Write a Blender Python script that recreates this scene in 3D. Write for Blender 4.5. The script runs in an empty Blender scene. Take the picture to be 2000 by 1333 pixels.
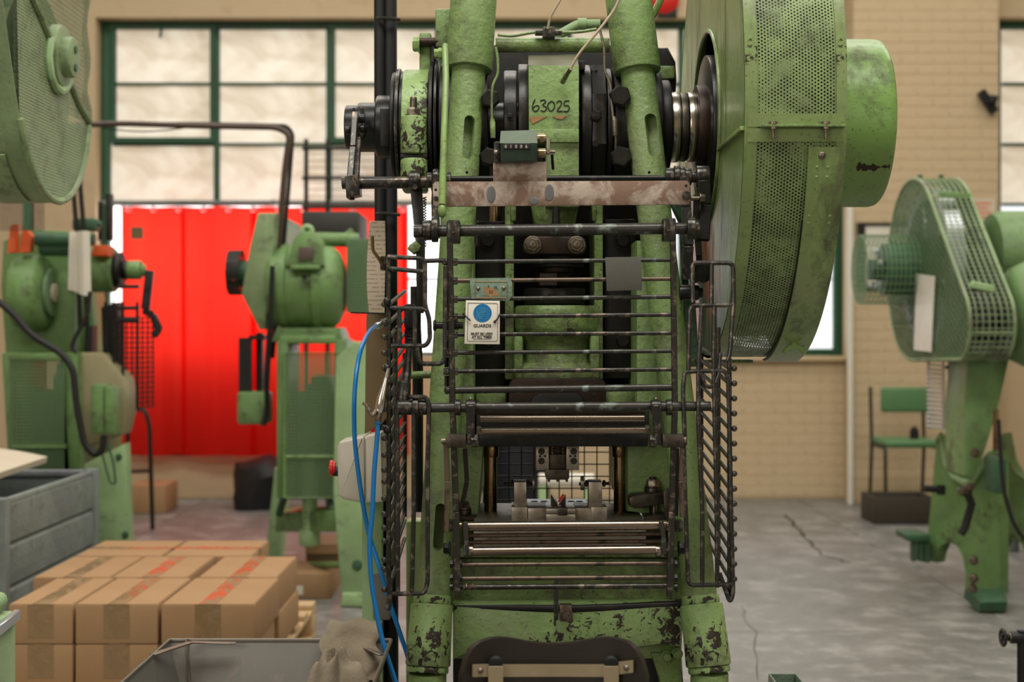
import bpy, bmesh, math, random
from mathutils import Vector, Matrix
random.seed(7)
SC = bpy.context.scene
COL = SC.collection
PI = math.pi
F, H, CZ = 2778.0, 650.0, 1.2          # focal length in px of a 2000 px frame, horizon row, eye height

# ------------------------------------------------------------------ camera, world, lights, exposure
cam_d = bpy.data.cameras.new('camera')
cam = bpy.data.objects.new('camera', cam_d)
COL.objects.link(cam)
cam.location = (0, 0, CZ)
cam.rotation_euler = (PI/2, 0, 0)
cam_d.sensor_width = 36.0
cam_d.lens = F*36.0/2000.0
cam_d.shift_y = -(666.5-H)/2000.0
cam_d.clip_start = 0.05
cam_d.dof.use_dof = True
cam_d.dof.focus_distance = 2.9
cam_d.dof.aperture_fstop = 3.5
SC.camera = cam

W = bpy.data.worlds.new('daylight'); SC.world = W
W.use_nodes = True
bg = W.node_tree.nodes['Background']
bg.inputs[0].default_value = (0.85, 0.93, 1.0, 1)
bg.inputs[1].default_value = 0.6

SC.view_settings.view_transform = 'Standard'
SC.view_settings.look = 'None'
SC.view_settings.gamma = 1.0
SC.view_settings.use_curve_mapping = False
SC.view_settings.exposure = 0.0

def area(name, loc, rot, sx, sy, power, col):
    l = bpy.data.lights.new(name, 'AREA')
    l.shape = 'RECTANGLE'; l.size = sx; l.size_y = sy
    l.energy = power; l.color = col
    o = bpy.data.objects.new(name, l)
    o.location = loc; o.rotation_euler = rot
    COL.objects.link(o)
    return o
# roof lights along the factory bay, and a window assumed behind the camera
area('skylight', (0.2, 1.3, 4.85), (0, 0, 0), 5.0, 1.4, 245, (1.0, 0.96, 0.88))
area('skylight', (0.0, 5.4, 4.85), (0, 0, 0), 9.0, 1.4, 225, (1.0, 0.95, 0.86))
area('skylight', (0.5, 8.4, 4.85), (0, 0, 0), 9.0, 1.2, 120, (1.0, 0.95, 0.86))
area('front_fill', (-3.0, -3.6, 2.6), (math.radians(84), 0, math.radians(-28)), 4.5, 2.6, 122, (1.0, 0.96, 0.9))
area('front_fill', (3.2, -3.6, 2.4), (math.radians(86), 0, math.radians(30)), 3.0, 2.4, 46, (1.0, 0.97, 0.92))  # added fill that brightens the foreground, no such window known

# ------------------------------------------------------------------ geometry helpers
def at(u, v, d):
    return Vector(((u-1000.0)*d/F, d, CZ-(v-H)*d/F))
def px(n, d):
    return n*d/F
V = Vector

class MB:
    def __init__(self):
        self.bm = bmesh.new()
        self.uv = self.bm.loops.layers.uv.new('UVMap')
    def _xf(self, vs, M):
        for v in vs: v.co = M @ v.co
    def box(self, c, s, rot=None, bev=0.0, seg=2):
        r = bmesh.ops.create_cube(self.bm, size=1.0)
        vs = r['verts']
        for v in vs: v.co = V((v.co.x*s[0], v.co.y*s[1], v.co.z*s[2]))
        if bev > 0:
            es = list({e for v in vs for e in v.link_edges})
            rr = bmesh.ops.bevel(self.bm, geom=es, offset=min(bev, .45*min(s)), segments=seg, affect='EDGES', profile=.5)
            vs = list({v for f in rr['faces'] for v in f.verts} | {v for v in vs if v.is_valid})
        M = Matrix.Translation(V(c))
        if rot is not None:
            M = M @ (rot if isinstance(rot, Matrix) else Matrix.Rotation(rot, 4, 'Y'))
        self._xf(vs, M)
        return self
    def bx(self, x0, x1, y0, y1, z0, z1, bev=0.0, seg=2):
        return self.box(((x0+x1)/2, (y0+y1)/2, (z0+z1)/2), (abs(x1-x0), abs(y1-y0), abs(z1-z0)), None, bev, seg)
    def pbox(self, u0, v0, u1, v1, d, th, bev=0.0, seg=2):
        """box whose front face fills a pixel rectangle at depth d"""
        a, b = at(u0, v0, d), at(u1, v1, d)
        return self.bx(a.x, b.x, d, d+th, b.z, a.z, bev, seg)
    def lathe(self, prof, c, axis, seg=32, a0=0.0, a1=2*PI):
        """prof: list of (t along axis, radius)"""
        ax = V(axis).normalized()
        e1 = ax.orthogonal().normalized(); e2 = ax.cross(e1)
        c = V(c); rings = []
        full = abs(a1-a0-2*PI) < 1e-6
        n = seg if full else seg+1
        for t, r in prof:
            if r < 1e-6:
                rings.append([self.bm.verts.new(c+ax*t)])
            else:
                rings.append([self.bm.verts.new(c+ax*t+(e1*math.cos(a0+(a1-a0)*k/seg)+e2*math.sin(a0+(a1-a0)*k/seg))*r) for k in range(n)])
        for A, B in zip(rings[:-1], rings[1:]):
            m = seg
            for k in range(m):
                k2 = (k+1) % n
                try:
                    if len(A) == 1 and len(B) == 1: continue
                    if len(A) == 1: self.bm.faces.new((A[0], B[k2], B[k]))
                    elif len(B) == 1: self.bm.faces.new((A[k], A[k2], B[0]))
                    else: self.bm.faces.new((A[k], A[k2], B[k2], B[k]))
                except ValueError: pass
        return self
    def cyl(self, p0, p1, r, r2=None, seg=20, bev=0.0):
        p0, p1 = V(p0), V(p1)
        L = (p1-p0).length
        r2 = r if r2 is None else r2
        b = min(bev, .4*L, .5*r) if bev else 0
        if b: prof = [(0, 0), (0, r-b), (b*.3, r-b*.3), (b, r), (L-b, r2), (L-b*.3, r2-b*.3), (L, r2-b), (L, 0)]
        else: prof = [(0, 0), (0, r), (L, r2), (L, 0)]
        return self.lathe(prof, p0, p1-p0, seg)
    def ring(self, c, axis, r0, r1, h, seg=32, bev=0.003):
        """a ring plate with a hole, starting at c and running h along axis"""
        b = min(bev, .3*abs(h), .3*(r1-r0))
        return self.lathe([(0, r0), (0, r1-b), (b, r1), (h-b, r1), (h, r1-b), (h, r0), (0, r0)], c, axis, seg)
    def tube(self, pts, r, seg=8, closed=False, caps=True):
        pts = [V(p) for p in pts]; n = len(pts)
        if n < 2: return self
        rad = r if isinstance(r, (list, tuple)) else [r]*n
        t0 = (pts[1]-pts[0]).normalized(); up = t0.orthogonal().normalized()
        rings = []; last_t = t0
        for i, p in enumerate(pts):
            if closed: t = (pts[(i+1) % n]-pts[i-1]).normalized()
            elif i == 0: t = t0
            elif i == n-1: t = (pts[-1]-pts[-2]).normalized()
            else: t = ((pts[i+1]-p).normalized()+(p-pts[i-1]).normalized()).normalized()
            q = last_t.rotation_difference(t); up = (q @ up); up = (up-t*up.dot(t)).normalized(); last_t = t
            bi = t.cross(up)
            rings.append([self.bm.verts.new(p+(up*math.cos(2*PI*k/seg)+bi*math.sin(2*PI*k/seg))*rad[i]) for k in range(seg)])
        prs = list(zip(rings[:-1], rings[1:]))
        if closed: prs.append((rings[-1], rings[0]))
        for A, B in prs:
            for k in range(seg):
                k2 = (k+1) % seg
                self.bm.faces.new((A[k], A[k2], B[k2], B[k]))
        if caps and not closed:
            self.bm.faces.new(list(reversed(rings[0]))); self.bm.faces.new(rings[-1])
        return self
    def bar(self, pts, w, h, up=(0, 0, 1)):
        """flat rectangular bar swept along straight points"""
        pts = [V(p) for p in pts]
        for a, b in zip(pts[:-1], pts[1:]):
            t = (b-a).normalized(); s = t.cross(V(up)).normalized(); n = s.cross(t)
            M = Matrix((( s.x, t.x, n.x, 0), (s.y, t.y, n.y, 0), (s.z, t.z, n.z, 0), (0, 0, 0, 1)))
            self.box((a+b)/2, (w, (b-a).length, h), M, min(w, h)*.15, 1)
        return self
    def prism(self, poly, ext, bev=0.0):
        ext = V(ext)
        lo = [self.bm.verts.new(V(p)) for p in poly]
        hi = [self.bm.verts.new(V(p)+ext) for p in poly]
        n = len(poly)
        fs = [self.bm.faces.new(lo), self.bm.faces.new(list(reversed(hi)))]
        for k in range(n):
            fs.append(self.bm.faces.new((lo[k], hi[k], hi[(k+1) % n], lo[(k+1) % n])))
        bmesh.ops.recalc_face_normals(self.bm, faces=fs)
        if bev > 0:
            es = list(fs[0].edges)+list(fs[1].edges)
            bmesh.ops.bevel(self.bm, geom=es, offset=bev, segments=2, affect='EDGES', profile=.5)
        return self
    def pprism(self, uv, d, th, bev=0.0):
        return self.prism([at(u, v, d) for u, v in uv], (0, th, 0), bev)
    def ell(self, c, r, seg=20, rings=12):
        m = Matrix.Translation(V(c)) @ Matrix.Diagonal(V((r[0], r[1], r[2], 1)))
        bmesh.ops.create_uvsphere(self.bm, u_segments=seg, v_segments=rings, radius=1.0, matrix=m)
        return self
    def hexa(self, p, n, r, h, washer=True, stud=0.0):
        p, n = V(p), V(n).normalized()
        if washer: self.cyl(p, p+n*h*.18, r*1.25, None, 16)
        self.lathe([(0, 0), (0, r), (h*.8, r), (h, r*.82), (h, 0)], p, n, 6)
        if stud: self.cyl(p+n*h, p+n*(h+stud), r*.5, None, 10, r*.15)
        return self
    def wires(self, o, eu, ev, nu, nv, r, skip=None):
        """wire mesh panel: nu+1 wires along ev, nv+1 wires along eu"""
        o, eu, ev = V(o), V(eu), V(ev); nn = eu.cross(ev).normalized()*r
        for i in range(nu+1):
            a = o+eu*(i/nu); self.tube([a, a+ev], r, 4, caps=False)
        for j in range(nv+1):
            a = o+ev*(j/nv)+nn; self.tube([a, a+eu], r, 4, caps=False)
        return self
    def sheet(self, fn, nu, nv, u_len, v_len):
        g = [[self.bm.verts.new(fn(i/nu, j/nv)) for j in range(nv+1)] for i in range(nu+1)]
        for i in range(nu):
            for j in range(nv):
                f = self.bm.faces.new((g[i][j], g[i+1][j], g[i+1][j+1], g[i][j+1]))
                for l, (a, b) in zip(f.loops, ((i, j), (i+1, j), (i+1, j+1), (i, j+1))):
                    l[self.uv].uv = (a/nu*u_len, b/nv*v_len)
        return self

def solid(mb, th):
    mb.bm.normal_update()
    bmesh.ops.solidify(mb.bm, geom=list(mb.bm.faces), thickness=th)
def wpos(o):
    p = V((0, 0, 0))
    while o is not None:
        p += o.location; o = o.parent
    return p
def obj(name, mb, mat, parent=None, label=None, smooth=38, origin=None, stuff=False):
    bm = mb.bm
    if origin is None:
        xs = [v.co for v in bm.verts]
        lo = V([min(c[i] for c in xs) for i in range(3)]); hi = V([max(c[i] for c in xs) for i in range(3)])
        origin = (lo+hi)/2
        if parent is None: origin.z = lo.z
    origin = V(origin)
    bmesh.ops.translate(bm, verts=bm.verts, vec=-origin)
    bm.normal_update()
    me = bpy.data.meshes.new(name)
    bm.to_mesh(me); bm.free()
    me.materials.append(mat)
    if smooth:
        me.polygons.foreach_set('use_smooth', [True]*len(me.polygons))
        me.set_sharp_from_angle(angle=math.radians(smooth))
    o = bpy.data.objects.new(name, me)
    COL.objects.link(o)
    if parent is not None:
        o.parent = parent; o.location = origin-wpos(parent)
    else: o.location = origin
    if label: o['label'] = label
    if stuff: o['kind'] = 'stuff'
    return o
def tag(o, label, cat, group=None):
    o['label'] = label; o['category'] = cat
    if group: o['group'] = group
    return o
def thing(name, label, cat, loc, group=None):
    o = bpy.data.objects.new(name, None); COL.objects.link(o)
    o.location = loc; o.empty_display_size = .1
    return tag(o, label, cat, group)
def struct(name, mb, mat, parent=None, smooth=30):
    o = obj(name, mb, mat, parent, None, smooth)
    if parent is None: o['kind'] = 'structure'
    return o
def dup(o, loc, parent=None):
    c = o.copy(); COL.objects.link(c); c.location = loc
    if parent is not None: c.parent = parent
    for ch in o.children:
        dup(ch, ch.location, c)
    return c
def text_obj(name, s, size, pos, mat, parent, ext=.0004, align='CENTER', bold=0.0, rotx=PI/2):
    cu = bpy.data.curves.new(name, 'FONT'); cu.body = s; cu.size = size; cu.extrude = ext
    cu.align_x = align; cu.align_y = 'CENTER'; cu.offset = bold; cu.resolution_u = 3
    tmp = bpy.data.objects.new(name+'_curve', cu); COL.objects.link(tmp)
    bpy.context.view_layer.update()
    dg = bpy.context.evaluated_depsgraph_get()
    me = bpy.data.meshes.new_from_object(tmp.evaluated_get(dg)); me.name = name
    bpy.data.objects.remove(tmp); bpy.data.curves.remove(cu)
    me.materials.clear(); me.materials.append(mat)
    o = bpy.data.objects.new(name, me); COL.objects.link(o)
    o.rotation_euler = (rotx, 0, 0); o.parent = parent
    o.location = V(pos)-wpos(parent)
    return o
def arc(c, e1, e2, r, a0, a1, n=12):
    return [V(c)+V(e1)*r*math.cos(a0+(a1-a0)*k/n)+V(e2)*r*math.sin(a0+(a1-a0)*k/n) for k in range(n+1)]
def rounded(pts, r, n=4):
    """polyline with rounded corners"""
    pts = [V(p) for p in pts]; out = [pts[0]]
    for a, b, c in zip(pts[:-2], pts[1:-1], pts[2:]):
        ra = min(r, (a-b).length*.45, (c-b).length*.45)
        p, q = b+(a-b).normalized()*ra, b+(c-b).normalized()*ra
        for k in range(n+1):
            t = k/n; out.append(p*(1-t)**2+b*2*t*(1-t)+q*t*t)
    return out+[pts[-1]]

# ------------------------------------------------------------------ materials
class NT:
    def __init__(self, name):
        self.m = bpy.data.materials.new(name); self.m.use_nodes = True
        self.t = self.m.node_tree; self.n = self.t.nodes
        self.b = self.n['Principled BSDF']; self.out = self.n['Material Output']
        self.tc = self.n.new('ShaderNodeTexCoord')
    def link(self, a, b): self.t.links.new(a, b)
    def noise(self, scale, detail=5, rough=.6, vec=None, dist=0.0):
        n = self.n.new('ShaderNodeTexNoise'); n.inputs['Scale'].default_value = scale
        n.inputs['Detail'].default_value = detail; n.inputs['Roughness'].default_value = rough
        n.inputs['Distortion'].default_value = dist
        self.link(vec if vec is not None else self.tc.outputs['Object'], n.inputs['Vector'])
        return n.outputs['Fac']
    def ramp(self, fac, stops):
        r = self.n.new('ShaderNodeValToRGB'); e = r.color_ramp.elements
        while len(e) > 1: e.remove(e[-1])
        e[0].position = stops[0][0]; e[0].color = self.c4(stops[0][1])
        for p, c in stops[1:]:
            x = e.new(p); x.color = self.c4(c)
        self.link(fac, r.inputs[0]); return r.outputs['Color']
    def c4(self, c):
        if isinstance(c, (int, float)): return (c, c, c, 1)
        return (c[0], c[1], c[2], 1)
    def mix(self, fac, a, b, mode='MIX'):
        m = self.n.new('ShaderNodeMix'); m.data_type = 'RGBA'; m.blend_type = mode
        for s, val in ((m.inputs[0], fac), (m.inputs[6], a), (m.inputs[7], b)):
            if hasattr(val, 'is_output'): self.link(val, s)
            elif s is m.inputs[0]: s.default_value = val
            else: s.default_value = self.c4(val)
        return m.outputs[2]
    def math(self, op, a, b=None):
        m = self.n.new('ShaderNodeMath'); m.operation = op
        for s, val in ((m.inputs[0], a), (m.inputs[1], b)):
            if val is None: continue
            if hasattr(val, 'is_output'): self.link(val, s)
            else: s.default_value = val
        return m.outputs[0]
    def mapping(self, src, scale=(1, 1, 1), loc=(0, 0, 0), rot=(0, 0, 0)):
        m = self.n.new('ShaderNodeMapping'); self.link(src, m.inputs[0])
        m.inputs['Scale'].default_value = scale; m.inputs['Location'].default_value = loc
        m.inputs['Rotation'].default_value = rot
        return m.outputs[0]
    def bump(self, fac, strength=.3, dist=.002):
        b = self.n.new('ShaderNodeBump'); b.inputs['Strength'].default_value = strength
        b.inputs['Distance'].default_value = dist
        self.link(fac, b.inputs['Height']); self.link(b.outputs[0], self.b.inputs['Normal'])
    def set(self, **k):
        for kk, val in k.items():
            s = self.b.inputs[{'col': 'Base Color', 'rough': 'Roughness', 'metal': 'Metallic', 'spec': 'Specular IOR Level', 'coat': 'Coat Weight'}[kk]]
            if hasattr(val, 'is_output'): self.link(val, s)
            elif kk == 'col': s.default_value = self.c4(val)
            else: s.default_value = val
        return self

def paint(name, col, grime=.35, chip=.0, rough=.42, gcol=(.055, .052, .028), ccol=(.03, .022, .016), bump=.4, var=.22, gs=4.0, streak=False, dent=80):
    t = NT(name)
    n1 = t.noise(2.6, 5, .6); base = t.mix(t.ramp(n1, [(.35, 0), (.65, 1)]), [c*(1-var) for c in col], [c*(1+var) for c in col])
    # faded, dusty places
    fade = t.ramp(t.noise(3.3, 6, .65, t.mapping(t.tc.outputs['Object'], (1, 1, 1), (3.1, 1.7, .4))), [(.50, 0), (.66, .7)])
    base = t.mix(t.math('MULTIPLY', fade, min(1.0, .35+grime)), base, (col[0]*1.05+.02, col[1]*.80, col[2]*1.25+.02))
    vec = t.mapping(t.tc.outputs['Object'], (1, 1, .22)) if streak else None
    n2 = t.noise(gs, 6, .65, vec, .4); n2b = t.noise(24, 7, .72, vec, .3)
    s = t.math('ADD', t.math('MULTIPLY', n2, .6), t.math('MULTIPLY', n2b, .4))
    gm = t.ramp(s, [(.56-.13*grime, 0), (.68-.13*grime, 1)])
    c = t.mix(t.math('MULTIPLY', gm, .80), base, gcol)
    n5 = t.noise(130, 3, .7)
    sp = t.ramp(n5, [(.64-.06*grime, 0), (.70-.06*grime, 1)])
    c = t.mix(t.math('MULTIPLY', sp, .7*min(1, grime*2)), c, gcol)
    r = t.math('ADD', t.math('MULTIPLY', gm, .2), rough)
    if chip > 0:
        n3 = t.noise(62, 6, .62, None, .8); n4 = t.noise(6.5, 2)
        s = t.math('ADD', t.math('MULTIPLY', n3, .62), t.math('MULTIPLY', n4, .5))
        cm = t.ramp(s, [(.74-.15*chip, 0), (.75-.15*chip, 1)])
        c = t.mix(cm, c, ccol)
        h = t.math('SUBTRACT', t.noise(dent, 3), cm)
    else: h = t.noise(dent, 3)
    h = t.math('ADD', h, t.math('MULTIPLY', t.noise(16, 3), 1.6))
    t.set(col=c, rough=r, spec=.45); t.bump(h, bump, .006)
    return t.m
def steel(name, col, col2, rough=.35, metal=.8, scale=30, thr=.55, bump=.25, rough2=None, stretch=(1, 1, 1)):
    t = NT(name)
    v = t.mapping(t.tc.outputs['Object'], stretch)
    n = t.noise(scale, 7, .68, v, .5)
    m = t.ramp(n, [(thr-.06, 0), (thr+.06, 1)])
    n2 = t.noise(6, 4)
    c = t.mix(m, col, col2)
    c = t.mix(t.math('MULTIPLY', n2, .5), c, [x*.45 for x in col])
    t.set(col=c, metal=metal, rough=t.math('ADD', t.math('MULTIPLY', m, (rough2 if rough2 is not None else rough)-rough), t.math('ADD', t.math('MULTIPLY', t.noise(50, 4), .16), rough-.08)), spec=.5)
    t.bump(t.noise(220, 3), bump, .001)
    return t.m
def plain(name, col, rough=.6, metal=0.0, var=.12, scale=8, bump=.15, bs=120, spec=.4):
    t = NT(name)
    n = t.noise(scale, 5)
    t.set(col=t.mix(n, [c*(1-var) for c in col], [c*(1+var) for c in col]), rough=rough, metal=metal, spec=spec)
    if bump: t.bump(t.noise(bs, 4), bump, .002)
    return t.m
def holes(mat_name, col, pitch_u, pitch_v, rad, rough=.45, grime=.3, gcol=(.05, .055, .03), aspect=1.0, block=0):
    """sheet metal with a staggered pattern of punched holes (UV in metres)"""
    t = NT(mat_name)
    uv = t.tc.outputs['UV']
    ds = []
    for off in ((0, 0), (.5, .5)):
        p = t.mapping(uv, (1/pitch_u, 1/pitch_v, 1), (off[0], off[1], 0))
        f = t.n.new('ShaderNodeVectorMath'); f.operation = 'FRACTION'; t.link(p, f.inputs[0])
        s = t.n.new('ShaderNodeVectorMath'); s.operation = 'SUBTRACT'; t.link(f.outputs[0], s.inputs[0]); s.inputs[1].default_value = (.5, .5, 0)
        k = t.n.new('ShaderNodeVectorMath'); k.operation = 'MULTIPLY'; t.link(s.outputs[0], k.inputs[0]); k.inputs[1].default_value = (pitch_u, pitch_v*aspect, 0)
        l = t.n.new('ShaderNodeVectorMath'); l.operation = 'LENGTH'; t.link(k.outputs[0], l.inputs[0])
        ds.append(l.outputs['Value'])
    dmin = t.math('MINIMUM', ds[0], ds[1])
    hole = t.math('LESS_THAN', dmin, rad if not block else t.math('MULTIPLY', t.ramp(t.noise(22, 4, .7), [(.36, .35), (.52, 1)]), rad))
    g = t.ramp(t.noise(9, 7, .7, None, .4), [(.6-.3*grime, 0), (.85-.2*grime, 1)])
    t.set(col=t.mix(g, col, gcol), rough=rough, spec=.4)
    t.bump(t.math('ADD', t.noise(60, 3), t.math('MULTIPLY', dmin, 120)), .25, .002)
    tr = t.n.new('ShaderNodeBsdfTransparent'); mx = t.n.new('ShaderNodeMixShader')
    t.link(hole, mx.inputs[0]); t.link(t.b.outputs[0], mx.inputs[1]); t.link(tr.outputs[0], mx.inputs[2])
    t.link(mx.outputs[0], t.out.inputs['Surface'])
    return t.m

M = {}
G = (.190, .290, .100)
M['green'] = paint('worn_green_paint', G, .45, .16)
M['green_dirty'] = paint('grimy_green_paint', (.170, .265, .080), .75, .25, .34)
M['green_chip'] = paint('chipped_green_paint', (.235, .355, .130), .38, .70, .38)
M['green_clean'] = paint('smooth_green_paint', (.21, .33, .10), .3, .05, .34, bump=.12, dent=40)
M['green_guard'] = paint('satin_green_guard_paint', (.20, .285, .100), .42, .06, .32, bump=.14, dent=40, streak=True)
M['green_dull'] = paint('dull_sage_paint', (.22, .305, .15), .35, .0, .45, bump=.15)
M['green_bg'] = paint('green_machine_paint', (.14, .255, .085), .3, .05, .4)
M['green_pale'] = paint('pale_green_paint', (.29, .44, .21), .12, .0, .45, bump=.15)
M['green_dark'] = paint('dark_green_paint', (.03, .10, .045), .3, .0, .5)
M['frame_green'] = paint('window_green_paint', (.012, .075, .032), .2, .0, .5, var=.15)
M['teal'] = paint('teal_worn_paint', (.16, .24, .17), .35, .35, .45, ccol=(.20, .065, .025))
M['black'] = steel('oily_black_steel', (.024, .024, .023), (.055, .047, .038), .33, .5, 26, .62)
M['black_bar'] = steel('worn_black_bar', (.044, .043, .039), (.25, .20, .155), .32, .6, 42, .575, .3, .34)
M['black_teal'] = steel('worn_black_bar_with_old_paint', (.050, .048, .043), (.25, .31, .27), .34, .45, 30, .62, .3, .5)
M['brown_bar'] = steel('rust_brown_rod', (.16, .115, .085), (.03, .026, .022), .36, .6, 22, .58)
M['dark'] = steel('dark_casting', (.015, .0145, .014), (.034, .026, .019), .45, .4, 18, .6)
M['brown_plate'] = steel('oil_browned_steel', (.045, .026, .016), (.02, .014, .01), .45, .5, 14, .55)
M['shaft'] = steel('bright_shaft_steel', (.55, .50, .44), (.12, .08, .05), .22, 1.0, 10, .66, .1, .35, (1, 1, 1))
M['bright'] = steel('polished_bar_steel', (.36, .30, .245), (.08, .06, .045), .26, 1.0, 45, .70, .03, .4)
M['tool'] = steel('ground_tool_steel', (.40, .36, .30), (.20, .16, .12), .36, .8, 20, .6, .2, .45)
M['tool_dark'] = steel('dark_tool_steel', (.10, .085, .068), (.05, .04, .03), .4, .8, 20, .55, .2)
M['bronze'] = steel('oily_guide_post', (.42, .31, .19), (.17, .10, .05), .22, 1.0, 7, .55, .05, .3, (1, 1, .5))
M['rust_plate'] = steel('rust_stained_steel_plate', (.50, .42, .35), (.19, .10, .06), .42, .3, 13, .50, .4, .6)
M['chrome'] = steel('chrome', (.75, .75, .74), (.5, .5, .5), .12, 1.0, 20, .7, .05)
M['guard_grey'] = plain('grey_painted_square_plate', (.085, .085, .072), .5, .1)
M['bolt'] = steel('bare_bolt_steel', (.26, .22, .17), (.08, .06, .045), .38, .9, 60, .58)
M['rubber'] = plain('black_rubber', (.012, .012, .013), .55)
M['blue_hose'] = plain('blue_hose_plastic', (.008, .16, .44), .28, var=.1, bump=0)
M['clear_tube'] = plain('cream_nylon_tube', (.55, .45, .32), .35, bump=0)
M['cream'] = plain('cream_plastic_enclosure', (.52, .48, .40), .42, bump=.05)
M['red'] = plain('red_plastic', (.6, .02, .015), .35, bump=0)
M['paper'] = plain('ageing_paper', (.62, .54, .42), .8)
M['white_card'] = plain('laminated_white_card', (.70, .67, .58), .4, bump=0)
M['ink'] = plain('black_ink', (.012, .012, .012), .7, bump=0)
M['sign_blue'] = plain('mandatory_blue', (.006, .15, .38), .45, bump=0)
M['sign_line'] = plain('pale_blue_print', (.08, .38, .56), .5, bump=0)
M['orange_tag'] = plain('orange_red_paint', (.70, .11, .025), .5)
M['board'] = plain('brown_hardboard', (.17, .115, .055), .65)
M['wire'] = plain('galvanised_wire_green', (.16, .26, .13), .45, .3)
M['wire_dark'] = plain('dark_wire', (.03, .03, .026), .45, .4)
M['zinc'] = plain('bright_wire', (.55, .58, .62), .3, .8)
M['leather'] = plain('dark_stool_back', (.018, .014, .009), .5, var=.35, scale=6)
M['stool_metal'] = plain('dull_bent_steel_strip', (.33, .27, .17), .5, .5, var=.25, scale=20)
M['cloth'] = plain('dirty_rag', (.20, .165, .115), .95, var=.45, scale=14, bump=.8, bs=160)
M['tray'] = steel('worn_sheet_steel_tray', (.20, .19, .17), (.28, .24, .20), .46, .45, 12, .6, .2)
M['tray_rim'] = steel('worn_tray_rim', (.28, .25, .21), (.30, .10, .04), .38, .8, 18, .66)
M['stillage'] = paint('blue_grey_stillage_paint', (.20, .235, .222), .14, .18, .5, gcol=(.06, .06, .05), ccol=(.17, .09, .05))
M['wood'] = plain('pale_pallet_wood', (.52, .36, .19), .7, var=.3, scale=12)
def mat_tape():
    t = NT('wrinkled_brown_tape')
    n = t.noise(26, 5, .65, t.mapping(t.tc.outputs['Object'], (1, .35, 1)), .5)
    t.set(col=t.mix(n, (.22, .13, .06), (.30, .19, .09)), rough=t.ramp(n, [(.46, .14), (.60, .6)]), spec=.5)
    t.bump(n, .5, .006)
    return t.m
M['tape_brown'] = mat_tape()
M['tape_orange'] = plain('orange_tape', (.85, .13, .03), .35, var=.25, scale=40)
M['seat_green'] = plain('green_vinyl', (.09, .20, .085), .45)
M['copper_torn'] = plain('torn_brown_card', (.32, .17, .07), .6, var=.4, scale=60)

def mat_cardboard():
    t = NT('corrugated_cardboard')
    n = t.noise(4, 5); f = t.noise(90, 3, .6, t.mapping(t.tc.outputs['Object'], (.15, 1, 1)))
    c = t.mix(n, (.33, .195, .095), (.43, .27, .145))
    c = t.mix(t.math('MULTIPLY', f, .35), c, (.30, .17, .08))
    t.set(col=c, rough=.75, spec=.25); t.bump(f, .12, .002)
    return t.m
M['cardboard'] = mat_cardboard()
def mat_wall():
    t = NT('cream_painted_masonry')
    n = t.noise(1.3, 6, .6); n2 = t.noise(9, 6, .65)
    c = t.mix(n, (.50, .385, .235), (.60, .475, .305))
    c = t.mix(t.ramp(n2, [(.55, 0), (.8, .5)]), c, (.36, .26, .15))
    t.set(col=c, rough=.6, spec=.3); t.bump(t.math('ADD', t.noise(14, 5), t.math('MULTIPLY', t.noise(70, 3), .4)), .5, .006)
    return t.m
M['wall'] = mat_wall()
def mat_floor():
    t = NT('worn_concrete')
    n = t.noise(1.1, 8, .7, None, .6); n2 = t.noise(5, 8, .7); n3 = t.noise(45, 4, .6)
    c = t.mix(n, (.10, .097, .092), (.27, .265, .25))
    c = t.mix(t.ramp(n2, [(.48, 0), (.66, .8)]), c, (.38, .37, .35))
    c = t.mix(t.ramp(n2, [(.28, .8), (.42, 0)]), c, (.07, .065, .06))
    c = t.mix(t.math('MULTIPLY', n3, .3), c, (.09, .085, .08))
    t.set(col=c, rough=t.ramp(n2, [(.3, .34), (.7, .52)]), spec=.45); t.bump(t.math('ADD', n2, t.math('MULTIPLY', n3, .3)), .2, .004)
    return t.m
M['floor'] = mat_floor()
def mat_pane(name, c0, c1, strength, scale=2.2):
    """dirty whitened glass glowing with daylight set by strength"""
    t = NT(name)
    n = t.noise(scale, 7, .62, t.mapping(t.tc.outputs['Object'], (.8, 1, 1.5)), .7)
    c = t.mix(t.ramp(n, [(.38, 0), (.60, 1)]), c0, c1)
    t.set(col=(.5, .48, .42), rough=.3)
    t.link(c, t.b.inputs['Emission Color']); t.b.inputs['Emission Strength'].default_value = strength
    return t.m
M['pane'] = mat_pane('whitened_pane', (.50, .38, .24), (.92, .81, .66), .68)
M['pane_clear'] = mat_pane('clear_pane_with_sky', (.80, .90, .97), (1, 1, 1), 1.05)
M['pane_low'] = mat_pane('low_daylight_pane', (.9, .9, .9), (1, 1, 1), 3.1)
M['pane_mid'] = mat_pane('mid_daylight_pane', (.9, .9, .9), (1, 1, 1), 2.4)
M['pane_base'] = mat_pane('shaded_low_pane', (.9, .9, .9), (1, 1, 1), .10)  # panes behind the curtain step down in emission to darken its glow downward
def mat_curtain():
    t = NT('red_translucent_pvc')
    d = t.n.new('ShaderNodeBsdfTranslucent'); d.inputs[0].default_value = (.95, .035, .018, 1)
    n = t.noise(1.2, 4, .6, t.mapping(t.tc.outputs['Object'], (2.5, 1, .4)))
    t.set(col=(.6, .01, .008), rough=.35); 
    t.link(t.mix(n, (.90, .008, .008), (.96, .05, .025)), d.inputs[0])
    mx = t.n.new('ShaderNodeMixShader'); mx.inputs[0].default_value = .85
    t.link(t.b.outputs[0], mx.inputs[1]); t.link(d.outputs[0], mx.inputs[2]); t.link(mx.outputs[0], t.out.inputs['Surface'])
    return t.m
M['curtain'] = mat_curtain()
M['perf'] = holes('perforated_green_sheet', (.215, .295, .118), .0117, .0070, .0019, grime=.55, block=.5)
M['perf_fine'] = holes('fine_perforated_green_sheet', (.27, .35, .19), .0100, .0170, .0029, grime=.3)
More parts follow.
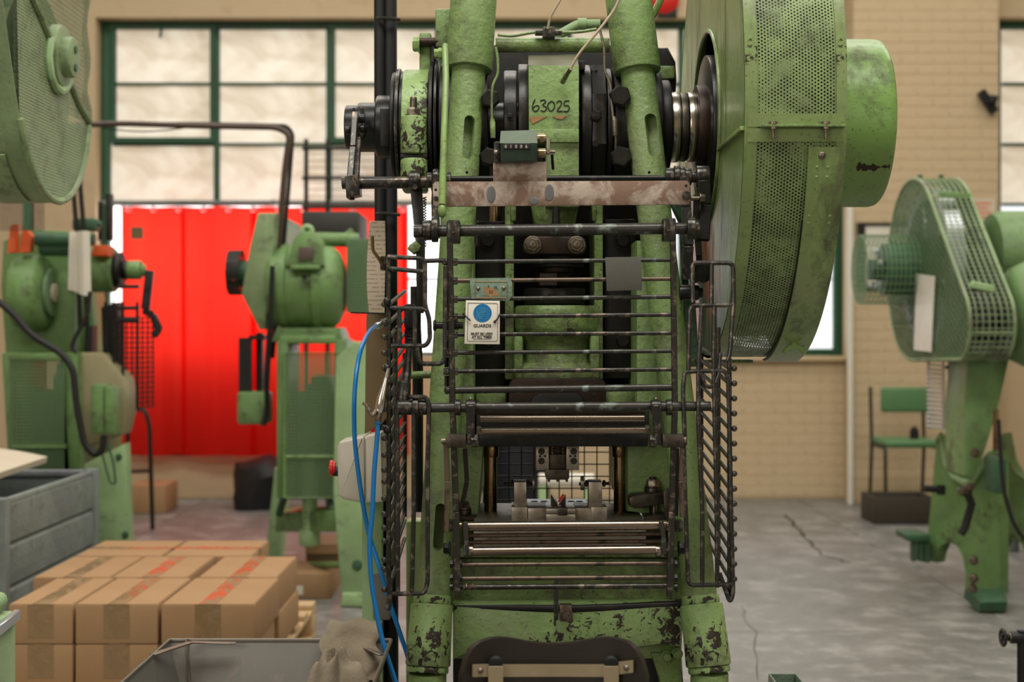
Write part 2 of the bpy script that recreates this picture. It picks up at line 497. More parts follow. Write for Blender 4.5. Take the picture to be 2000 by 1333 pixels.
M['expanded'] = holes('expanded_green_mesh', (.12, .175, .085), .0150, .0290, .0034, grime=.4, aspect=.52)
def mat_print():
    t = NT('printed_sheet')
    sx = t.n.new('ShaderNodeSeparateXYZ'); t.link(t.tc.outputs['Object'], sx.inputs[0])
    row = t.math('FRACT', t.math('MULTIPLY', sx.outputs[2], 96)); line = t.math('LESS_THAN', row, .34)
    word = t.math('GREATER_THAN', t.noise(60, 2, .5, t.mapping(t.tc.outputs['Object'], (1, 0, 1))), .46)
    k = t.math('MULTIPLY', t.math('MULTIPLY', line, word), .6)
    t.set(col=t.mix(k, (.60, .50, .38), (.26, .17, .12)), rough=.7)
    return t.m
M['print'] = mat_print()

# ================================================================== THE SETTING
fl = MB().bx(-7, 7, -4, 10.7, -.25, -.02)
floor = struct('floor', fl, M['floor'])
for (x0, x1) in ((-6.99, -2.2), (-2.195, 2.05), (2.055, 6.99)):
    for (y0, y1) in ((-3.99, 1.2), (1.207, 5.70), (5.707, 10.25)):
        obj('slab', MB().bx(x0, x1, y0, y1, -.02, 0, .004, 1), M['floor'], floor)
def crack(pts, w):
    mb = MB(); L = []; R = []
    for i, (x, y) in enumerate(pts):
        k = w*(.5+random.random())
        L.append((x-k, y, .0004)); R.append((x+k, y+.4*k, .0004))
    mb.prism(L+R[::-1], (0, 0, .0004))
    obj('crack', mb, M['dark'], floor)
def floor_at(u, v):
    d = CZ*F/(v-H); return ((u-1000)*d/F, d)
def crack_px(pv, w):
    pts = [floor_at(u, v) for u, v in pv]; out = []
    for a, b in zip(pts[:-1], pts[1:]):
        for k in range(5):
            t = k/5; out.append((a[0]+(b[0]-a[0])*t+random.uniform(-.02, .02), a[1]+(b[1]-a[1])*t))
    crack(out+[pts[-1]], w)
crack_px([(1535, 1005), (1570, 1045), (1610, 1085), (1660, 1100)], .009)
crack_px([(1450, 1185), (1475, 1235), (1480, 1330)], .0018)

wb = MB()
wy0, wy1 = 10.28, 10.68
SILL = 1.03
XL, XD, XR, X2 = -3.01, -.33, 2.42, 3.52
wb.bx(-7, XL, wy0, wy1, 0, 5.0); wb.bx(XL, XR, wy0, wy1, 3.48, 5.0); wb.bx(XL, XD, wy0, wy1, 0, .30)
wb.bx(-.76, XD, wy0, 10.40, .30, SILL); wb.bx(XD, XR, wy0, wy1, 0, SILL); wb.bx(XR, X2, wy0, wy1, 0, 5.0)
wb.bx(X2, 7, wy0, wy1, 0, SILL); wb.bx(X2, 7, wy0, wy1, 3.48, 5.0)
wall_back = struct('wall_back', wb, M['wall'])
# painted brickwork that shows through the cream paint: pier and the panel below the sill
bm_ = MB().box((0, 0, 0), (.2215, .03, .0725), None, .003, 1)
brick0 = obj('brick', bm_, M['wall'], wall_back)
n_b = [0]
def bricks(x0, x1, z0, z1, yf):
    row = 0; z = z0
    while z+.066 <= z1+.001:
        x = x0-(.1125 if row % 2 else 0)
        while x < x1-.02:
            a, b = max(x, x0), min(x+.2215, x1)
            if b-a > .04:
                o = brick0 if n_b[0] == 0 else brick0.copy()
                if n_b[0]: COL.objects.link(o); o.parent = wall_back
                n_b[0] += 1
                o.location = V(((a+b)/2, yf+random.uniform(-.0008, .0008)+.015, z+.033))-wall_back.location
                o.scale = ((b-a)/.2215, 1, 1)
            x += .225
        z += .075; row += 1
PX0, PX1 = 2.40, 3.42
pier = MB().bx(PX0+.002, PX1-.002, 9.9985, 10.28, 0, 5.0)
wall_pier = struct('trim_2', pier, M['wall'])
bricks(PX0, PX1, .02, 3.62, 9.995)
bricks(1.45, PX0, .02, SILL-.02, 10.2765)
struct('wall_left', MB().bx(-7.2, -7, -4, 10.7, 0, 5.0), M['wall'])
struct('wall_right', MB().bx(7, 7.2, -4, 10.7, 0, 5.0), M['wall'])
struct('wall_front', MB().bx(-7, 7, -4.2, -4, 0, 5.0), M['wall'])
struct('ceiling', MB().bx(-7.2, 7.2, -4.2, 10.7, 5.0, 5.15), plain('white_ceiling_boards', (.62, .60, .55), .8))
pipe = MB().tube([at(1661, 402, 9.93), at(1661, 985, 9.93)], .022, 10)
tag(obj('rainwater_pipe', pipe, M['white_card']), 'white vertical pipe running down the corner of the masonry pier', 'pipe')

GY = 10.46
def window(name, x0, x1, z0, z1, cols, rows, mats, thick_cols=(), casements=()):
    fr = MB()
    fr.bx(x0, x1, GY-.05, GY+.03, z1-.05, z1, .004); fr.bx(x0, x1, GY-.05, GY+.03, z0, z0+.05, .004)
    fr.bx(x0, x0+.06, GY-.05, GY+.03, z0+.05, z1-.05, .004); fr.bx(x1-.06, x1, GY-.05, GY+.03, z0+.05, z1-.05, .004)
    w = struct(name, fr, M['frame_green'])
    zs = [z0+.05]+rows+[z1-.05]; xs = [x0+.06]+cols+[x1-.06]
    for c in cols:
        obj('mullion', MB().bx(c-.02, c+.02, GY-.04, GY+.02, z0+.05, z1-.05, .003), M['frame_green'], w)
    for i, r in enumerate(rows):
        for a, b in zip(xs[:-1], xs[1:]):
            obj('glazing_bar', MB().bx(a+.02, b-.02, GY-.025, GY+.015, r-.011, r+.011, .002), M['frame_green'], w)
    for i, (a, b) in enumerate(zip(xs[:-1], xs[1:])):
        for j, (c, d) in enumerate(zip(zs[:-1], zs[1:])):
            m = mats(i, j, (a+b)/2, (c+d)/2)
            obj('pane', MB().bx(a+.005, b-.005, GY+.0, GY+.008, c+.003, d-.003), m, w, smooth=0)
        for (ci, c, d) in casements:
            if ci == i:
                k = MB()
                k.bx(a+.005, a+.045, GY-.055, GY-.005, c, d); k.bx(b-.045, b-.005, GY-.055, GY-.005, c, d)
                k.bx(a+.045, b-.045, GY-.055, GY-.005, d-.045, d); k.bx(a+.045, b-.045, GY-.055, GY-.005, c, c+.04)
                cz = obj('casement', k, M['frame_green'], w)
                obj('casement_stay', MB().bar([((a+b)/2, GY-.075, d-.03), ((a+b)/2-.01, GY-.075, d-.12)], .02, .012, (0, 1, 0)), M['frame_green'], cz)
    return w
def zrow(v): return CZ-(v-H)*GY/F
cx = [-3.01+.824*k+.02 for k in range(1, 4)]
rows_top = [zrow(400), zrow(283), zrow(165)]
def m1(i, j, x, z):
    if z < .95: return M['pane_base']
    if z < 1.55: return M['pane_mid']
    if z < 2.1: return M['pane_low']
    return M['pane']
window('window_1', XL, XD, .30, 3.48, cx[:3], [SILL+.02]+[zrow(545)]+rows_top, m1, casements=((0, zrow(281), zrow(46)), (2, zrow(281), zrow(46))))
def m2(i, j, x, z): return M['pane_clear'] if z < 2.1 else M['pane']
window('window_2', XD, XR, SILL, 3.48, [XD+.75, XD+1.57, XD+2.25], [zrow(545)]+rows_top, m2)
window('window_3', X2, 6.6, SILL, 3.48, [X2+.82, X2+1.64, X2+2.46], [zrow(545)]+rows_top, m2)
struct('trim_1', MB().bx(XD+.01, XR-.01, 10.22, 10.44, SILL-.035, SILL, .006), M['wall'])

# red curtain hung on a rail in front of the low panes
cy = 10.12
rail = MB().cyl((-2.93, cy-.02, 2.125), (-.62, cy-.02, 2.125), .016, None, 10)
for x in (-2.85, -1.7, -.7): rail.bx(x-.012, x+.012, cy-.03, 10.42, 2.12, 2.145)
tag(obj('curtain_rail', rail, M['stillage']), 'thin grey rail above the red curtain across the window', 'rail')
def curtain_fn(a, b):
    x = -2.78+a*2.045; z = 2.095-b*1.77+.004*math.sin(a*40)
    amp = .019*(.35+.65*b)
    y = cy+amp*(math.sin(a*31+1.2*math.sin(a*7))+.5*math.sin(a*67+2))+.03*b*math.sin(a*9)
    return V((x, y, z))
ct = obj('red_curtain', MB().sheet(curtain_fn, 150, 14, 2, 1.8), M['curtain'])
tag(ct, 'bright red translucent curtain glowing with daylight in front of the window', 'curtain')
for k in range(12):
    x = -2.72+k*.177; e = MB().tube(arc((x, cy-.026, 2.075), (1, 0, 0), (0, 0, 1), .017, 0, 2*PI, 12)[:-1], .005, 6, True)
    obj('eyelet', e, M['zinc'], ct)
for a_, w_c in ((.215, .014), (.46, .02), (.715, .014), (.985, .014)):
    obj('seam', MB().sheet(lambda a, b, a_=a_, w_c=w_c: curtain_fn(a_+(a-.5)*w_c, b)+V((0, -.006, 0)), 4, 14, .1, 1.8), M['curtain'], ct)  # doubled strips added to darken the glow like fold lines
obj('care_label', MB().bx(-2.70, -2.61, cy-.05, cy-.046, 1.86, 1.95), M['board'], ct)

# ================================================================== THINGS AT THE BACK
# wire-sided rack standing before the window, its dark box head seen above the far press
rk = thing('wire_rack', 'dark steel wire rack standing against the window behind the green press', 'rack', at(650, 650+CZ*F/8.9, 8.9))
d = 8.9
for u in (598, 640, 742): obj('upright', MB().tube([at(u, 272, d), at(u, 650+CZ*F/d, d)], .014, 8), M['wire_dark'], rk)
for v in (290, 348, 405): obj('cross_bar', MB().tube([at(590, v, d-.02), at(748, v, d-.02)], .011, 8), M['wire_dark'], rk)
g = MB()
for k in range(26): g.tube([at(640+k*4, 292, d+.01), at(640+k*4, 405, d+.01)], .0022, 4)
for k in range(8): g.tube([at(598, 300+k*14, d+.012), at(745, 300+k*14, d+.012)], .0025, 4)
obj('wire_mesh', g, M['wire_dark'], rk, stuff=True)
obj('cover_box', MB().pbox(588, 412, 702, 462, 8.3, .5, .02), plain('dark_grey_sheet', (.035, .036, .03), .55), rk)
# service pipes: a run along the window that drops to the far press
sp = thing('service_pipe', 'brown bundled service pipe crossing the window and dropping to the far press', 'pipe', at(560, 560, 6.6))
dd = 6.6
obj('pipe_run', MB().tube(rounded([at(120, 246, dd), at(235, 241, dd), at(380, 246, dd), at(540, 249, dd), at(566, 262, dd), at(556, 330, dd), at(545, 470, dd), at(527, 640, dd), at(520, 760, dd)], .08), .014, 10), plain('brown_pipe', (.065, .04, .028), .4), sp)
obj('conduit', MB().tube(rounded([at(120, 244, dd+.03), at(380, 242, dd+.03), at(560, 246, dd+.03), at(572, 262, dd+.03), at(566, 340, dd+.03), at(555, 470, dd+.03), at(532, 700, dd+.03)], .07), .010, 8), M['wire_dark'], sp)
obj('hanging_wire', MB().tube([at(200+k*20, 250+7*math.sin(k/8*PI), dd) for k in range(9)], .003, 6), M['black'], sp)
# poster frame and notice on the pier
fr = thing('notice_frame', 'dark framed notice hanging on the cream pier behind the mesh guard', 'notice', at(1710, 566, 9.97))
f_ = MB()
f_.pbox(1675, 435, 1690, 566, 9.965, .025); f_.pbox(1690, 435, 1790, 441, 9.965, .025); f_.pbox(1690, 560, 1790, 566, 9.965, .025); f_.pbox(1782, 441, 1790, 560, 9.965, .025)
obj('frame', f_, M['black'], fr); obj('sheet', MB().pbox(1689, 440, 1783, 561, 9.975, .012), M['white_card'], fr)
nt = obj('wall_notice', MB().pbox(1880, 388, 1944, 442, 9.985, .006), M['paper'])
tag(nt, 'pale paper notice with red lines taped to the pier edge', 'notice')
for k in range(4): obj('printed_line', MB().pbox(1892, 396+k*9, 1936-6*(k % 2), 399+k*9, 9.983, .002), M['orange_tag'], nt)
br = MB().bar([at(1915, 178, 9.95), at(1943, 220, 9.95)], .06, .05, (0, 1, 0)); br.box(at(1938, 196, 9.93), (.05, .09, .06), .3, .008)
tag(obj('wall_bracket', br, M['black']), 'black slanted bracket fixed high on the pier beside the right window', 'bracket')
ab = thing('alarm_bell', 'red alarm bell fixed above the middle window', 'bell', at(1300, 20, 10.22))
obj('gong', MB().lathe([(0, 0), (.0, .11), (.03, .11), (.06, .08), (.075, 0)], at(1296, 2, 10.27), (0, -1, 0), 24), M['red'], ab)
obj('back_box', MB().pbox(1285, 14, 1322, 34, 10.23, .05, .004), M['dark'], ab)

# chair by the pier
ch = thing('stacking_chair', 'green padded chair with black tube legs beside the cream pier', 'chair', at(1775, 985, 9.6))
d0, d1 = 9.35, 9.78
obj('backrest', MB().pbox(1722, 757, 1818, 806, 9.62, .05, .02, 3), M['seat_green'], ch)
st = MB()
sa, sb = at(1730, 858, 9.30), at(1836, 858, 9.30)
st.bx(sa.x, sb.x, 9.28, 9.68, .445, .495, .02, 3)
obj('seat', st, M['seat_green'], ch)
for x in (sa.x+.0, sb.x-.0):
    obj('leg', MB().tube(rounded([(x, 9.30, 0), (x, 9.31, .44), (x, 9.60, .44)], .03), .012, 8), M['black'], ch)
    obj('leg', MB().tube(rounded([(x, 9.72, 0), (x, 9.66, .44), (x, 9.70, .83)], .05), .012, 8), M['black'], ch)
cr = thing('low_crate', 'dark low crate on the floor under the green chair', 'crate', at(1757, 990, 9.2))
x0, x1 = at(1698, 940, 9.0).x, at(1817, 940, 9.0).x
for nm, a in (('side', (x0, x1, 8.88, 8.90, .0, .17)), ('side', (x0, x1, 9.2, 9.22, .0, .17)), ('end', (x0, x0+.02, 8.9, 9.2, .0, .17)), ('end', (x1-.02, x1, 8.9, 9.2, .0, .17)), ('bottom', (x0+.02, x1-.02, 8.9, 9.2, .002, .02))):
    obj(nm, MB().bx(*a, .003), plain('dark_crate_wood_'+nm+str(len(bpy.data.materials)), (.045, .037, .025), .7), cr)
cn = MB().lathe([(0, 0), (0, .03), (.055, .03), (.06, .022), (.075, .02), (.075, 0)], (at(1790, 850, 9.4).x, 9.45, .497), (0, 0, 1), 16)
tag(obj('oil_tin', cn, M['dark']), 'small dark tin standing on the green chair seat', 'tin')

# ------------------------------------------------------------------ machine at the far right
def oblong(c1, r1, c2, r2, n=40):
    """outline (y,z) of two circles wrapped by a belt"""
    (y1, z1), (y2, z2) = c1, c2
    ph = math.atan2(z2-z1, y2-y1); dd_ = math.hypot(y2-y1, z2-z1); b = math.acos((r1-r2)/dd_)
    pts = []
    for k in range(n+1):
        a = ph+b+(2*PI-2*b)*k/n; pts.append((y1+r1*math.cos(a), z1+r1*math.sin(a)))
    for k in range(n//2+1):
        a = ph-b+2*b*k/(n//2); pts.append((y2+r2*math.cos(a), z2+r2*math.sin(a)))
    return pts
def inside(p, poly):
    r = False; n = len(poly); j = n-1
    for i in range(n):
        if (poly[i][1] > p[1]) != (poly[j][1] > p[1]) and p[0] < (poly[j][0]-poly[i][0])*(p[1]-poly[i][1])/(poly[j][1]-poly[i][1])+poly[i][0]: r = not r
        j = i
    return r
def clip_wires(mb, x, poly, step, r, ang):
    """wire grid clipped to an outline in the plane X = x"""
    ca, sa_ = math.cos(ang), math.sin(ang)
    rot = [(p[0]*ca+p[1]*sa_, -p[0]*sa_+p[1]*ca) for p in poly]
    for sw in (0, 1):
        pp = [(q[1], q[0]) if sw else q for q in rot]
        lo, hi = min(q[0] for q in pp), max(q[0] for q in pp)
        s = lo+step*.5
        while s < hi:
            xs = []
            for i in range(len(pp)):
                a, b = pp[i], pp[i-1]
                if (a[0] > s) != (b[0] > s): xs.append(a[1]+(b[1]-a[1])*(s-a[0])/(b[0]-a[0]))
            xs.sort()
            for a, b in zip(xs[::2], xs[1::2]):
                e = []
                for t in (a, b):
                    q = (t, s) if sw else (s, t)
                    e.append(V((x+(r if sw else 0), q[0]*ca-q[1]*sa_, q[0]*sa_+q[1]*ca)))
                mb.tube(e, r, 4, caps=False)
            s += step
def loop_strip(mb, poly, x0, x1, th=0):
    """flat strip running round an outline from X=x0 to x1"""
    A = [mb.bm.verts.new((x0, y, z)) for y, z in poly]; B = [mb.bm.verts.new((x1, y, z)) for y, z in poly]
    n = len(poly)
    for k in range(n): mb.bm.faces.new((A[k], A[(k+1) % n], B[(k+1) % n], B[k]))

pr = thing('guarded_press', 'green machine on the far right with a tilted wire mesh belt guard', 'machine', (1.95, 6.4, 0))
gp = obj  # alias keeps calls short
big, r_big, sml, r_sml = (6.77, 1.50), .43, (6.06, 1.235), .15
ol = oblong(big, r_big, sml, r_sml)
XA, XB = 1.905, 2.09
fr_ = MB()
for x in (XA, XB): fr_.tube([(x, y, z) for y, z in ol], .009, 6, True)
for k in range(0, len(ol), 10): fr_.tube([(XA, *ol[k]), (XB, *ol[k])], .006, 6)
bg_ = obj('belt_guard', fr_, M['green_dull'], pr)
cw = MB(); clip_wires(cw, XA-.002, ol, .030, .0036, .5)
obj('side_mesh', cw, M['wire'], bg_, stuff=True)
rw = MB()
per = [0]
for a, b in zip(ol, ol[1:]+ol[:1]): per.append(per[-1]+math.dist(a, b))
def on_loop(s):
    s %= per[-1]
    for k in range(len(ol)):
        if per[k+1] >= s:
            t = (s-per[k])/(per[k+1]-per[k]); a, b = ol[k], ol[(k+1) % len(ol)]
            return (a[0]+(b[0]-a[0])*t, a[1]+(b[1]-a[1])*t)
WR = .0033
ns = int(per[-1]/.029)
for k in range(ns):
    y, z = on_loop(k*.029); rw.tube([(XA, y, z), (XB, y, z)], WR, 4, caps=False)
for k in range(1, 7):
    x = XA+(XB-XA)*k/7; rw.tube([(x, y, z) for y, z in ol], WR, 4, True)
obj('rim_mesh', rw, M['green_dull'], bg_, stuff=True)
obj('back_plate', MB().prism([(XB-.004, y, z) for y, z in ol], (.003, 0, 0)), plain('grey_green_back_plate', (.10, .13, .11), .45), bg_)
obj('pulley_wheel', MB().ring((XA+.06, *big), (1, 0, 0), .33, .385, .08, 40).ring((XA+.06, *big), (1, 0, 0), .02, .10, .10, 24), M['zinc'], bg_)
for k in range(6):
    a = k*PI/3+.3; c, s = math.cos(a), math.sin(a)
    obj('spoke', MB().bar([(XA+.10, big[0]+.08*c, big[1]+.08*s), (XA+.10, big[0]+.34*c, big[1]+.34*s)], .03, .06, (1, 0, 0)), M['zinc'], bg_)
obj('small_pulley', MB().cyl((XA+.05, *sml), (XB-.03, *sml), .075, None, 24, .006), M['dark'], bg_)
obj('notice_sheet', MB().prism([at(u, v, (XA-.012)*F/(u-1000.0)) for u, v in ((1791, 535), (1827, 540), (1820, 688), (1786, 684))], (-.004, 0, 0)), M['white_card'], bg_)
for u in (1797, 1838): obj('clamp_stud', MB().cyl(at(u, 362, 6.75), at(u, 342, 6.75), .012, None, 8), M['green_dark'], bg_)
obj('clamp_bar', MB().bar([at(1835, 380, 6.5), at(1893, 384, 6.5)], .05, .025), M['green_bg'], bg_)
obj('clamp_bar', MB().bar([at(1895, 556, 6.0), at(1940, 566, 6.0)], .045, .03), M['green_pale'], bg_)
obj('hub', MB().lathe([(0, 0), (0, .05), (.06, .05), (.06, .12), (.20, .125), (.22, .15), (.30, .15), (.30, 0)], (1.70, *big), (1, 0, 0), 28), M['green_dark'], pr)
for a in (0.4, 1.6, 2.8, 4.2, 5.3):
    obj('bolt', MB().hexa((1.74, big[0]+.085*math.cos(a), big[1]+.085*math.sin(a)), (-1, 0, 0), .014, .02), M['zinc'], pr)
hc = MB()
for k in range(28):
    a = 2*PI*k/28; y, z = big[0]+.165*math.cos(a), big[1]+.165*math.sin(a); hc.tube([(1.655, y, z), (XA, y, z)], .0022, 4)
for k in range(12): hc.tube(arc((1.655+k*.022, *big), (0, 1, 0), (0, 0, 1), .165, 0, 2*PI, 28)[:-1], .0022, 4, True)
ol2 = [(big[0]+.165*math.cos(2*PI*k/40), big[1]+.165*math.sin(2*PI*k/40)) for k in range(40)]
clip_wires(hc, 1.655, ol2, .022, .0022, 0)
obj('hub_cage', hc, M['wire'], pr, stuff=True)
mo = obj('motor', MB().lathe([(0, 0), (.0, .10), (.03, .185), (.06, .2), (.45, .2), (.48, .17), (.5, 0)], (2.17, 6.55, 1.56), (1, 0, 0), 32), M['green_bg'], pr)
vent = MB()
for k in range(9): vent.bx(2.30+k*.02, 2.31+k*.02, 6.33, 6.41, 1.40, 1.50)
obj('cooling_slot', vent, M['black'], mo, stuff=True)
obj('gearbox', MB().lathe([(0, 0), (0, .12), (.04, .2), (.10, .23), (.38, .23), (.42, .18), (.42, 0)], (2.12, 6.15, 1.28), (1, 0, 0), 32), M['green_bg'], pr)
obj('lifting_eye', MB().tube(arc((2.27, 6.1, 1.53), (1, 0, 0), (0, 0, 1), .035, 0, 2*PI, 16)[:-1], .014, 8, True), M['green_pale'], pr)
side = [(1829, 862), (1838, 850), (1848, 905), (1862, 930), (1882, 944), (1900, 938), (1916, 912), (1932, 888), (1953, 880), (1953, 1160), (1914, 1172), (1884, 1152), (1886, 1121), (1881, 1090), (1870, 1068), (1856, 1060), (1840, 1064), (1832, 1082), (1829, 1100), (1800, 1095), (1812, 1050)]
d = 6.4
obj('side_frame', MB().prism([at(u, v, d+.5-(u-1800)/160*.45) for u, v in side], (.05, .03, 0)), M['green_bg'], pr)
obj('side_frame', MB().prism([at(u, v, d+.5-(u-1800)/160*.45)+V((.34, .12, 0)) for u, v in side], (.05, .03, 0)), M['green_bg'], pr)
obj('column', MB().pprism([(1893, 690), (1975, 690), (1950, 800), (1922, 890), (1900, 940), (1884, 930), (1882, 800)], 6.25, .28, .012), M['green_bg'], pr)
obj('bed_edge', MB().tube([at(u, v, d+.5-(u-1800)/160*.45-.02) for u, v in side[:9]], .016, 8), M['green_pale'], pr)
for u, v in ((1905, 885), (1880, 960), (1902, 1095), (1902, 1130), (1900, 1150), (1894, 952)):
    obj('bolt', MB().hexa(at(u, v, 6.1), (-.7, -.7, 0), .018, .025), M['bolt'], pr)
obj('slotted_link', MB().tube([at(1890, 965, 6.08), at(1898, 985, 6.08), at(1885, 1030, 6.08), at(1876, 1045, 6.08)], .018, 8), M['dark'], pr)
obj('foot', MB().pbox(1771, 1045, 1818, 1058, 6.75, .2, .006).pbox(1783, 1058, 1790, 1098, 6.78, .05).pbox(1796, 1058, 1803, 1098, 6.78, .05).pbox(1806, 1050, 1816, 1100, 6.78, .1), M['green_dark'], pr)
obj('foot', MB().prism([at(1885, 1150, 6.2), at(1915, 1178, 6.05), at(1968, 1176, 6.05), at(1960, 1150, 6.3)], (0, .02, -.045)), M['green_dark'], pr)
obj('adjuster_rod', MB().cyl(at(1804, 955, 6.6), at(1845, 957, 6.6), .016, None, 10).cyl(at(1838, 948, 6.6), at(1838, 967, 6.6), .02, None, 10), M['dark'], pr)
obj('switch_box', MB().pbox(1942, 895, 1968, 965, 6.05, .14, .012), M['green_dark'], pr)
obj('drive_rod', MB().cyl(at(1945, 800, 6.1), at(1945, 880, 6.1), .012, None, 10), M['bronze'], pr)
wg = obj('wire_gate', MB().tube([at(1812, 704, 6.76), at(1843, 704, 6.54)], .008, 6), M['zinc'], pr)
for k in range(15): obj('slat', MB().tube([at(1812, 712+k*8.6, 6.75), at(1842, 716+k*8.6, 6.55)], .006, 6), M['zinc'], wg)
for u, dz in ((1813, 6.76), (1842, 6.54)): obj('side_rod', MB().tube([at(u, 700, dz), at(u+2, 838, dz)], .007, 6), M['zinc'], wg)
for u in (1855, 1868, 1882): obj('hanger_rod', MB().tube([at(u, 700, 6.7), at(u, 830, 6.7)], .009, 6), M['wire_dark'], wg)
obj('cross_rod', MB().tube([at(1845, 718, 6.68), at(1895, 718, 6.68)], .008, 6), M['wire_dark'], wg)
cb = MB().tube(rounded([at(1950, 820, 5.9), at(1955, 900, 5.9), at(1960, 960, 5.9), at(1978, 1020, 5.9), at(1998, 1052, 5.9), at(2030, 1075, 5.9)], .1, 6), .009, 8)
tag(obj('power_cable', cb, M['rubber']), 'black cable drooping past the right-hand machine', 'cable')

# grey stillage half out of frame on the right
def stillage(name, label, x0, x1, y0, y1, z1, rows, mat):
    s = thing(name, label, 'stillage', ((x0+x1)/2, (y0+y1)/2, 0))
    for (x, y) in ((x0, y0), (x1, y0), (x0, y1), (x1, y1)):
        obj('corner_post', MB().bx(x-.025, x+.025, y-.025, y+.025, 0, z1+.02, .004), mat, s)
    hh = (z1-.14)/rows
    for k in range(rows):
        z = .14+k*hh
        def rib(p0, p1, out):
            o = V(out)
            prof = [(0, -.004), (.012, .012), (hh*.35, .014), (hh*.65, .014), (hh-.012, .012), (hh, -.004)]
            mbb = MB()
            mbb.prism([V(p0)+V((0, 0, a))+o*b for a, b in prof]+[V(p0)+V((0, 0, a))+o*(b-.004) for a, b in reversed(prof)], V(p1)-V(p0))
            return mbb
        obj('side_rib', rib((x1, y0+.02, z), (x1, y1-.02, z), (1, 0, 0)), mat, s, None, 0)
        obj('side_rib', rib((x0, y0+.02, z), (x0, y1-.02, z), (-1, 0, 0)), mat, s, None, 0)
        obj('end_rib', rib((x0+.02, y0, z), (x1-.02, y0, z), (0, -1, 0)), mat, s, None, 0)
        obj('end_rib', rib((x0+.02, y1, z), (x1-.02, y1, z), (0, 1, 0)), mat, s, None, 0)
    obj('top_rail', MB().tube([(x0, y0, z1), (x1, y0, z1), (x1, y1, z1), (x0, y1, z1)], .016, 8, True), mat, s)
    obj('base', MB().bx(x0+.02, x1-.02, y0+.02, y1-.02, .12, .14), mat, s)
    return s
stillage('stillage', 'blue grey corrugated steel stillage with a cardboard sheet laid across it', -2.75, -1.79, 4.98, 6.06, .60, 3, M['stillage'])
stillage('stillage', 'low grey stillage at the right edge behind the mesh guard machine', 2.75, 3.5, 7.05, 7.8, .22, 1, M['stillage'])
cs = MB().sheet(lambda a, b: V((-2.52+a*.60, 4.93+b*.95, .66+.045*math.sin(a*3.0)+.02*b)), 10, 8, .5, .9)
solid(cs, .025)
tag(obj('cardboard_sheet', cs, M['paper']), 'pale bowed cardboard sheet lying across the blue grey stillage', 'cardboard')

# ------------------------------------------------------------------ green press in the middle distance (seen past the boxes)
d = 6.5
pa = thing('clutch_press', 'green press with a big round clutch housing in front of the red curtain', 'machine', (at(605, 650, d).x, 6.8, 0))
obj('belt_guard', MB().pprism([(503, 416), (540, 416), (536, 470), (524, 570), (517, 644), (506, 644), (471, 574), (488, 480)], 6.5, .75, .01), M['green_dull'], pa)
hc = MB()
for k in range(10): hc.tube(arc(at(449+k*2.6, 533, 6.75), (0, 1, 0), (0, 0, 1), .105, 0, 2*PI, 20)[:-1], .003, 4, True)
for k in range(20):
    a = 2*PI*k/20; o_ = V((0, .105*math.cos(a), .105*math.sin(a))); hc.tube([at(449, 533, 6.75)+o_, at(476, 533, 6.75)+o_], .003, 4)
clip_wires(hc, at(448, 533, 6.75).x, [(6.75+.105*math.cos(2*PI*k/30), at(449, 533, 6.75).z+.105*math.sin(2*PI*k/30)) for k in range(30)], .022, .003, .4)
obj('hub_cage', hc, M['wire_dark'], pa, stuff=True)
obj('pulley_hub', MB().cyl(at(462, 535, 6.75), at(490, 535, 6.75), .06, None, 20, .006), M['green_dark'], pa)
c0 = at(525, 562, 6.62); w_ = at(672, 562, 6.62).x-c0.x
obj('clutch_housing', MB().lathe([(0, 0), (0, .12), (.012, .165), (.03, .18), (.065, .185), (.068, .2), (.10, .205), (.105, .193), (w_*.62, .193), (w_*.64, .21), (w_*.72, .21), (w_*.74, .195), (w_*.86, .19), (w_*.94, .165), (w_, .12), (w_, 0)], c0, (1, 0, 0), 40), M['green_bg'], pa)
obj('housing_cap', MB().pprism([(556, 520), (572, 470), (588, 452), (610, 452), (624, 470), (634, 520)], 6.42, .22, .012), M['green_bg'], pa)
obj('name_plate', MB().pbox(583, 482, 612, 509, 6.405, .012, .003), plain('dull_purple_brown_plate', (.10, .07, .06), .5), pa)
obj('cap_ledge', MB().pbox(566, 518, 624, 527, 6.38, .06, .006), M['green_bg'], pa)
obj('oil_plug', MB().cyl(at(595, 541, 6.40), at(595, 541, 6.36), .012, None, 10), M['dark'], pa)
obj('lifting_eye', MB().tube(arc(at(600, 452, 6.5), (1, 0, 0), (0, 0, 1), .022, -.3, PI+.3, 12), .012, 8), M['green_pale'], pa)
obj('top_bar', MB().tube([at(612, 468, 6.75), at(700, 470, 6.75)], .035, 12).tube([at(655, 478, 6.8), at(690, 452, 6.8)], .02, 8), M['green_bg'], pa)
mg = obj('side_guard', MB().pbox(676, 466, 726, 612, 6.62, .4, .012), M['green_dark'], pa)
obj('wire_mesh', MB().wires(at(678, 610, 6.6), V((px(48, 6.6), 0, 0)), V((0, 0, px(140, 6.6))), 9, 26, .004), M['wire'], mg, stuff=True)
obj('neck', MB().pprism([(540, 640), (660, 640), (672, 668), (530, 668)], 6.5, .3, .01).pbox(545, 655, 655, 672, 6.45, .4, .01), M['green_bg'], pa)
for a, b in (((540, 664), (563, 975)), ((652, 664), (676, 975))):
    obj('column', MB().pbox(a[0], a[1], b[0], b[1], 6.45, .35, .01), M['green_bg'], pa)
mm = MB().wires(at(556, 972, 6.42), V((px(104, 6.42), 0, 0)), V((0, 0, px(282, 6.42))), 16, 42, .0042)
obj('mesh_panel', mm, M['wire'], pa, stuff=True)
obj('panel_frame', MB().tube([at(556, 690, 6.41), at(660, 690, 6.41), at(660, 972, 6.41), at(556, 972, 6.41)], .009, 6, True).tube([at(556, 893, 6.41), at(660, 893, 6.41)], .009, 6), M['green_bg'], pa)
